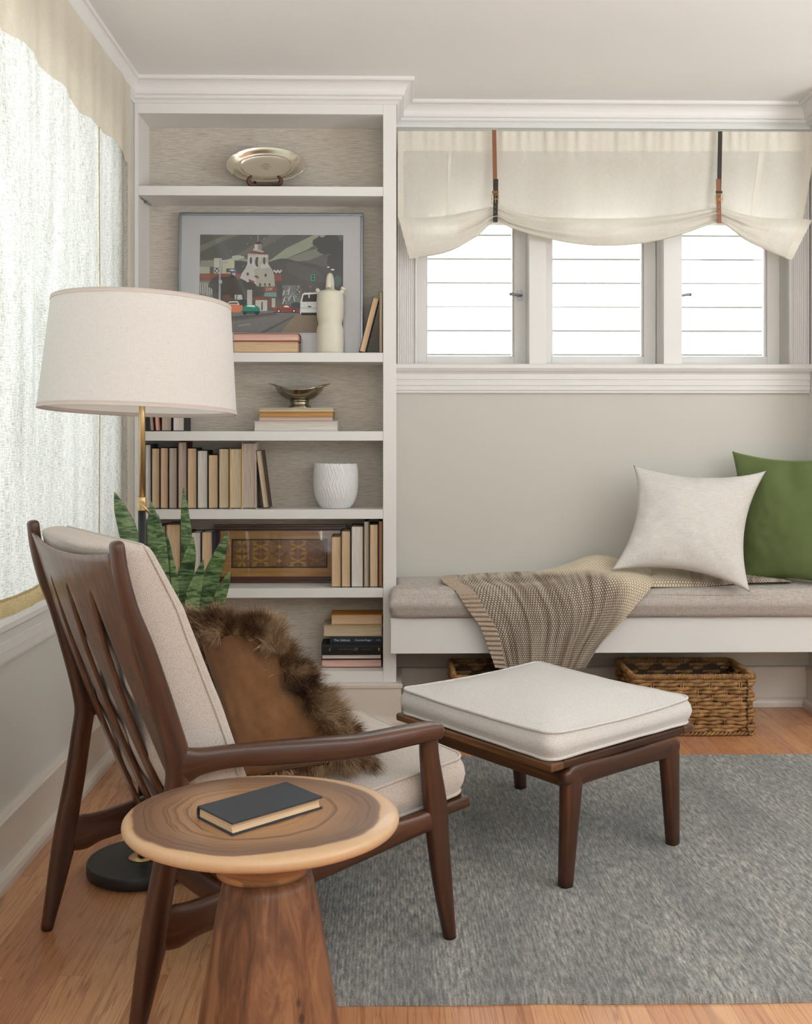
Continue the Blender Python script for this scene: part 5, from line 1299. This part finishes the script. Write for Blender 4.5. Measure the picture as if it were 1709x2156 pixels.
b = MB(); b.grid(lambda u, v: flap(round(u*(nU-1)), VV[round(v*(len(VV)-1))]), nU-1, len(VV)-1, 0, lambda u, v: (u*1.72, VV[round(v*(len(VV)-1))]*.14)); build('swag', b, LINENS, ws_)
def tape_top(u0, u1, v0, v1):
    b = MB(); b.grid(lambda u, v: sheet(u0+(u1-u0)*u, v0+(v1-v0)*v, .0016), 6, 30, 0, lambda u, v: (u*.03, v*.38)); build('seam_tape', b, LINENT, ws_)
tape_top(.982, 1.0, 0, 1); tape_top(.0, .014, 0, 1); tape_top(.868, .880, .22, 1); tape_top(.121, .129, .22, 1)
def tape_flap(i0, i1):
    b = MB(); b.grid(lambda u, v: flap(round(i0+(i1-i0)*u), v, .0014), i1-i0, 22, 0, lambda u, v: (u*.03, v*.14)); build('seam_tape', b, LINENT, ws_)
tape_flap(nU-16, nU-1); tape_flap(0, 9); tape_flap(33, 39); tape_flap(14*14+5, 14*14+11)
for xp, yt, yb, top_m, bot_m, lab in ((1041.5, 273.5, 467, LEATHB, LEATHK, 'tan leather strap with dark lower end and brass buckle'), (1514.5, 276.5, 468, LEATHK, LEATHB, 'dark leather strap with tan lower end and brass buckle')):
    def strap(mb, x0, x1, dx, y0, y1, Y0, Y1, th=.0022, w=5.0):
        p = [(x0, y0, Y0), (x1, y1, Y1)]; R = []
        for (x, y, Y) in p:
            R.append([PY(x-w, y, Y), PY(x+w, y, Y), PY(x+w, y, Y)+Vector((0, th, 0)), PY(x-w, y, Y)+Vector((0, th, 0))])
        mb.rings(R, 0, True, True, True, False)
    ym = 377; sgn = 1 if xp < 1200 else -1
    b = MB(); strap(b, xp-1.5*sgn, xp+1*sgn, 0, yt, 412, 4.236, 4.228, w=4.4); st = build('strap', b, top_m, ws_); st['label'] = lab
    b = MB(); strap(b, xp+2.5*sgn, xp+1*sgn, 0, ym, yb, 4.2275, 4.215, w=4.8)
    strap(b, xp+1*sgn, xp+1*sgn, 0, yb-.5, yb+1.5, 4.216, 4.262, th=.002, w=4.8); build('strap_end', b, bot_m, st)
    b = MB(); q = [PY(xp+1*sgn+sx*7.2, yy, 4.2235) for sx, yy in ((-1, 410), (1, 410), (1, 428), (-1, 428))]
    b.tube(q, .0022, 8, True); b.tube([PY(xp+1*sgn-7, 419, 4.2225), PY(xp+1*sgn+7, 419, 4.2225)], .0016, 6); b.tube([PY(xp+1*sgn, 411, 4.2215), PY(xp+1*sgn, 428, 4.2205)], .0013, 6); build('buckle', b, BRASS, st)
    b = MB(); strap(b, xp+1*sgn, xp+1*sgn, 0, 402, 407, 4.2235, 4.223, w=7.0); build('keeper_loop', b, top_m, st)
    b = MB()
    for yy in (436, 446): c_ = PY(xp+1*sgn, yy, 4.2165); b.tube([c_, c_+Vector((0, -.0012, 0))], .0014, 8)
    build('rivet', b, BRASS, st)

# ================================================================ KNITTED THROW
def knit_mat(px, py):
    g = G('marled_knit'); u, v, _ = g.sep(g.uv())
    row = g.m('FLOOR', v); uo = g.m('ADD', u, g.m('MULTIPLY', g.m('MODULO', row, 2.0), .5))
    a = g.m('PINGPONG', g.m('MULTIPLY', uo, 2.0), 1.0); c0 = g.m('PINGPONG', g.m('MULTIPLY', v, 2.0), 1.0)
    h = g.m('MULTIPLY', a, g.m('SQRT', c0)); n = g.noise(g.comb(g.m('MULTIPLY', u, .42), g.m('MULTIPLY', v, .02), 0.0), 1.0, 3, .6)
    at = g.n('ShaderNodeAttribute', attribute_name='tone').outputs['Fac']
    ya = g.mix(at, g.ramp(n, [(.36, rgb(154,138,124)), (.5, rgb(192,180,164)), (.64, rgb(214,205,190))]), rgb(226,216,196))
    gap = g.mix(at, g.ramp(n, [(.36, rgb(74,58,48)), (.62, rgb(116,98,84))]), rgb(176,158,130))
    c = g.mix(g.ramp(h, [(.12, (0,0,0)), (.5, (1,1,1))]), gap, ya)
    rb = g.n('ShaderNodeAttribute', attribute_name='rib').outputs['Fac']
    c = g.mix(rb, c, g.mix(g.noise(g.comb(g.m('MULTIPLY', u, 3.5), g.m('MULTIPLY', v, .8), 0.0), 1.0, 2), rgb(140,120,104), rgb(206,190,170)))
    g.set(Base_Color=c, Roughness=.95); g.b.inputs['Specular IOR Level'].default_value = .1
    g.bump(g.noise(g.comb(g.m('MULTIPLY', u, 5.0), g.m('MULTIPLY', v, 5.0), 0.0), 1.0, 2), .3, .002); return g.mat
KNIT = knit_mat(1, 1)
ribv = []
def knit_sheet(ctrl, nu, nv, pu, pv, ribs=True, tonef=None):
    R = [catmull(r, nu//(len(r)-1)) for r in ctrl]; n = len(R[0])
    cols = [catmull([R[j][i] for j in range(len(R))], nv//(len(R)-1)) for i in range(n)]; m = len(cols[0])
    LU = [0]; jm = m//3
    for i in range(1, n): LU.append(LU[-1]+(cols[i][jm]-cols[i-1][jm]).length)
    LVv = [0]; im = n//2
    for j in range(1, m): LVv.append(LVv[-1]+(cols[im][j]-cols[im][j-1]).length)
    b = MB(); tone = []; ribv.clear()
    for j in range(m):
        for i in range(n):
            p = cols[i][j]; du = cols[min(n-1, i+1)][j]-cols[max(0, i-1)][j]; dv = cols[i][min(m-1, j+1)]-cols[i][max(0, j-1)]
            N = dv.cross(du); N = N.normalized() if N.length > 1e-9 else Vector((0, -1, 0))
            if N.y > 0 and abs(N.y) > abs(N.z): N = -N
            if N.z < -.3: N = -N
            U = LU[i]/pu; V = LVv[j]/pv
            if ribs and LU[i] < .062:
                h = .0075*abs(sin(LVv[j]*pi/.0195))**1.3 + .0008*sin(LU[i]*pi*2/.006)
            else:
                uo = (U + .5*(int(V) % 2)) ; h = .0034*abs(sin(pi*uo))**.8*abs(sin(pi*V))**.5
            b.v.append(p + N*(h+.002)); tone.append(tonef(i/(n-1), j/(m-1)) if tonef else 0.0); ribv.append(1.0 if (ribs and LU[i] < .062) else 0.0)
    for j in range(m-1):
        for i in range(n-1):
            b.face((j*n+i, j*n+i+1, (j+1)*n+i+1, (j+1)*n+i), 0, [(LU[i]/pu, LVv[j]/pv), (LU[i+1]/pu, LVv[j]/pv), (LU[i+1]/pu, LVv[j+1]/pv), (LU[i]/pu, LVv[j+1]/pv)])
    return b, tone
def cp(x, y, k, val): return PZ(x, y, val) if k == 'Z' else PY(x, y, val)
def frontrow(xs, y, Ys): return [PY(x, y+ (y2 if isinstance(y2, (int, float)) else 0), Y) for (x, y2), Y in zip(xs, Ys)]
ctrl = [
 [cp(931,1217,'Z',.560), cp(1010,1209,'Z',.567), cp(1090,1205.5,'Z',.570), cp(1160,1199,'Z',.582), cp(1250,1171,'Z',.642), cp(1320,1184,'Z',.622), cp(1369,1200,'Z',.602)],
 [cp(930,1226,'Z',.560), cp(1012,1217,'Z',.562), cp(1095,1216,'Z',.562), cp(1168,1206,'Z',.590), cp(1252,1183,'Z',.634), cp(1320,1193,'Z',.606), cp(1372,1209,'Z',.592)],
 [cp(942,1236,'Y',4.04), cp(1022,1227,'Y',4.05), cp(1104,1228,'Y',4.05), cp(1176,1218,'Y',4.05), cp(1256,1200,'Y',4.06), cp(1322,1204,'Y',4.05), cp(1373,1216,'Y',4.05)],
 [cp(962,1251,'Y',3.965), cp(1050,1243,'Y',3.960), cp(1120,1243,'Y',3.962), cp(1188,1240,'Y',3.950), cp(1262,1226,'Y',3.960), cp(1325,1221,'Y',3.965), cp(1371,1235,'Y',3.965)],
 [cp(985,1284,'Y',3.944), cp(1072,1284,'Y',3.938), cp(1140,1284,'Y',3.944), cp(1202,1282,'Y',3.928), cp(1262,1276,'Y',3.938), cp(1303,1273,'Y',3.942), cp(1334,1280,'Y',3.944)],
 [cp(1011,1320,'Y',3.946), cp(1088,1322,'Y',3.940), cp(1146,1322,'Y',3.950), cp(1200,1322,'Y',3.930), cp(1246,1320,'Y',3.942), cp(1278,1318,'Y',3.948), cp(1300,1318,'Y',3.952)],
 [cp(1027,1362,'Y',3.956), cp(1094,1364,'Y',3.946), cp(1142,1364,'Y',3.958), cp(1188,1364,'Y',3.938), cp(1224,1362,'Y',3.950), cp(1246,1362,'Y',3.958), cp(1262,1358,'Y',3.962)],
 [cp(1042,1404,'Y',3.962), cp(1098,1408,'Y',3.952), cp(1140,1409,'Y',3.964), cp(1176,1409,'Y',3.946), cp(1204,1408,'Y',3.958), cp(1220,1407,'Y',3.964), cp(1231,1406,'Y',3.966)]]
def ton(u, v):
    k = u*1.25 - v*.95 - .42 + .05*sin(v*9); return min(1, max(0, k/.16))
th = thing('knit_throw', 'marled beige knitted throw with ribbed edge, spilling over the front of the window seat', 'blanket', (1.0, 4.0, .55))
b, tn = knit_sheet(ctrl, 300, 350, .0115, .0088, True, ton)
o = build('draped_end', b, KNIT, th); a2_ = o.data.attributes.new('rib', 'FLOAT', 'POINT'); a2_.data.foreach_set('value', ribv); a_ = o.data.attributes.new('tone', 'FLOAT', 'POINT'); a_.data.foreach_set('value', tn)
ctrl2 = [
 [cp(1364,1199,'Z',.602), cp(1420,1199,'Z',.598), cp(1490,1208,'Z',.585), cp(1570,1210,'Z',.572), cp(1640,1217,'Z',.562), cp(1668,1224,'Z',.556)],
 [cp(1365,1206,'Y',4.075), cp(1425,1204,'Y',4.09), cp(1492,1213,'Y',4.10), cp(1570,1214,'Y',4.12), cp(1642,1219,'Y',4.12), cp(1668,1225,'Y',4.12)],
 [cp(1366,1222,'Y',4.02), cp(1428,1220,'Y',4.03), cp(1494,1225,'Y',4.04), cp(1570,1222,'Y',4.06), cp(1643,1223,'Y',4.07), cp(1668,1226,'Y',4.08)],
 [cp(1366,1237,'Y',3.985), cp(1430,1237,'Y',4.0), cp(1495,1235,'Y',4.02), cp(1570,1229,'Y',4.04), cp(1643,1227,'Y',4.05), cp(1668,1227.5,'Y',4.06)]]
b, tn = knit_sheet(ctrl2, 160, 60, .0115, .0088, False, lambda u, v: max(0, 1-u*1.9))
o = build('bunched_end', b, KNIT, th); a_ = o.data.attributes.new('tone', 'FLOAT', 'POINT'); a_.data.foreach_set('value', tn)

# ================================================================ PILLOWS ON THE WINDOW SEAT
gp = thing('green_pillow', 'moss green velvet pillow in the corner of the window seat', 'pillow', (1.62, 4.15, .552))
b = MB()
def chop(a, bb): return -.030*math.exp(-((a-.08)/.16)**2)*max(0, bb-.35)
pillow(b, [PY(1541, 950, 4.29), PY(1772, 962, 4.06), PY(1768, 1238, 3.99), PY(1562, 1225, 4.16)], .075, .06, .10, 44, .003, 6, 5, None, (0, 0), .5, chop)
build('cover', b, VELVET, gp, weld=True)
wp = thing('white_pillow', 'white linen square pillow leaning against the green velvet pillow', 'pillow', (1.28, 4.02, .575))
b = MB()
wc = [PY(1333, 979, 4.20), PY(1613, 991, 4.13), PY(1579, 1247, 3.905), PY(1286, 1201, 4.00)]
def crease(a, bb): return -.0030*math.exp(-((a-.10-.04*bb)/.012)**2) + (-.016*math.exp(-((bb+.10)/.07)**2)*(max(0, -a-.45)+max(0, a-.5))) - .016*math.exp(-((a+.08)/.10)**2)*max(0, bb-.4) + .004*abs(a)**4*sin(10*bb+2) + .004*abs(bb)**4*sin(9*a+1)
pillow(b, wc, .085, .05, .2, 64, .0032, 6, 9, None, (0, 0), .52, crease)
wo = build('cover', b, LINENW, wp, weld=True)

# ================================================================ BASKETS UNDER THE SEAT
def straw_mat():
    g = G('seagrass_strand'); o = g.obj(); u, v, _ = g.sep(g.uv())
    n1 = g.noise(o, 26, 3, .6); n2 = g.noise(g.comb(g.m('MULTIPLY', u, 14.0), g.m('MULTIPLY', v, 22.0), 0.0), 1.0, 2)
    c = g.ramp(g.m('ADD', g.m('MULTIPLY', n1, .55), g.m('MULTIPLY', n2, .45)), [(.34, rgb(88,58,32)), (.48, rgb(140,100,56)), (.62, rgb(178,138,88)), (.75, rgb(112,76,44))])
    g.set(Base_Color=c, Roughness=.6); g.bump(n2, .4, .0015); return g.mat
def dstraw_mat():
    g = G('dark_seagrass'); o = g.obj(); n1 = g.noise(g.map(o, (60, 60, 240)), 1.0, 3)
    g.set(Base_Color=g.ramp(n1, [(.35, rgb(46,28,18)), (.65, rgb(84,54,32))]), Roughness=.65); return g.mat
STRAW = straw_mat(); DSTRAW = dstraw_mat()
def basket_path(w, d, r, n):
    P = densify(rrect(-w/2, w/2, 0, d, r, 6), .004); return P
def make_basket(label, loc, w=.472, d=.315, hgt=.232):
    root = thing('seagrass_basket', label, 'basket', loc, 0, 'woven baskets under the window seat')
    P = basket_path(w-.022, d-.022, .022, 0); P = [(x, y+.011) for x, y in P]; n = len(P)
    L = [0]
    for i in range(1, n): L.append(L[-1]+sqrt((P[i][0]-P[i-1][0])**2+(P[i][1]-P[i-1][1])**2))
    tot = L[-1]+.004; ns = 2*int(round(tot/.056/2)); per = tot/ns
    nrm = []
    for i in range(n):
        a, c = P[i-1], P[(i+1) % n]; t = Vector((c[0]-a[0], c[1]-a[1])).normalized(); nrm.append(Vector((t.y, -t.x)))
    b = MB(); rows = 7; z0, z1 = .014, hgt-.018; rh = (z1-z0)/rows
    for j in range(rows):
        for k in range(2):
            pts = []
            for i in range(n):
                ph = L[i]/per*pi + pi*(j % 2); off = .0062*sin(ph); tw = .0030*sin(L[i]/per*pi*2.0+k*pi+j)
                z = z0+rh*(j+.5)+(k-.5)*rh*.46 + tw*.55
                x, y = P[i]; pts.append((x+nrm[i].x*(off+.0035*cos(L[i]/per*pi*2+k*pi+j)), y+nrm[i].y*(off+.0035*cos(L[i]/per*pi*2+k*pi+j)), z))
            b.tube(pts[::2], rh*.285, 7, True)
    build('woven_wall', b, STRAW, root, False)
    b = MB()
    for s in range(ns):
        q = (s+.5)*per; i = min(range(n), key=lambda i: abs(L[i]-q))
        for dd in (-.0045, .0045):
            t = Vector((-nrm[i].y, nrm[i].x)); x, y = P[i][0]+t.x*dd, P[i][1]+t.y*dd
            b.tube([(x, y, .004), (x, y, hgt-.012)], .0032, 6)
    build('stakes', b, STRAW, root, False)
    b = MB(); Pr = [(x*1.02, (y-d/2)*1.02+d/2) for x, y in P]
    b.tube([(x, y, hgt-.010) for x, y in Pr[::2]], .0090, 8, True)
    m = int(tot/.0068)                                 # cane wound round the rim
    pts = []
    for i in range(m*8):
        s = i/(m*8)*tot; k = min(n-1, int(s/tot*n)); a = i/8*2*pi; x, y = Pr[k]
        pts.append((x+nrm[k].x*.0095*cos(a), y+nrm[k].y*.0095*cos(a), hgt-.010+.0095*sin(a)))
    b.tube(pts, .0026, 5, True); build('wound_rim', b, STRAW, root, False)
    b = MB(); pts = []; m = int(tot/.016)
    for k in range(2):
        pts = [(P[i][0]+nrm[i].x*(.004+.005*cos(L[i]/.016*pi+k*pi)), P[i][1]+nrm[i].y*(.004+.005*cos(L[i]/.016*pi+k*pi)), .0085+.0045*sin(L[i]/.016*pi+k*pi)) for i in range(n)]
        b.tube(pts, .0042, 6, True)
    build('braided_foot', b, STRAW, root, False)
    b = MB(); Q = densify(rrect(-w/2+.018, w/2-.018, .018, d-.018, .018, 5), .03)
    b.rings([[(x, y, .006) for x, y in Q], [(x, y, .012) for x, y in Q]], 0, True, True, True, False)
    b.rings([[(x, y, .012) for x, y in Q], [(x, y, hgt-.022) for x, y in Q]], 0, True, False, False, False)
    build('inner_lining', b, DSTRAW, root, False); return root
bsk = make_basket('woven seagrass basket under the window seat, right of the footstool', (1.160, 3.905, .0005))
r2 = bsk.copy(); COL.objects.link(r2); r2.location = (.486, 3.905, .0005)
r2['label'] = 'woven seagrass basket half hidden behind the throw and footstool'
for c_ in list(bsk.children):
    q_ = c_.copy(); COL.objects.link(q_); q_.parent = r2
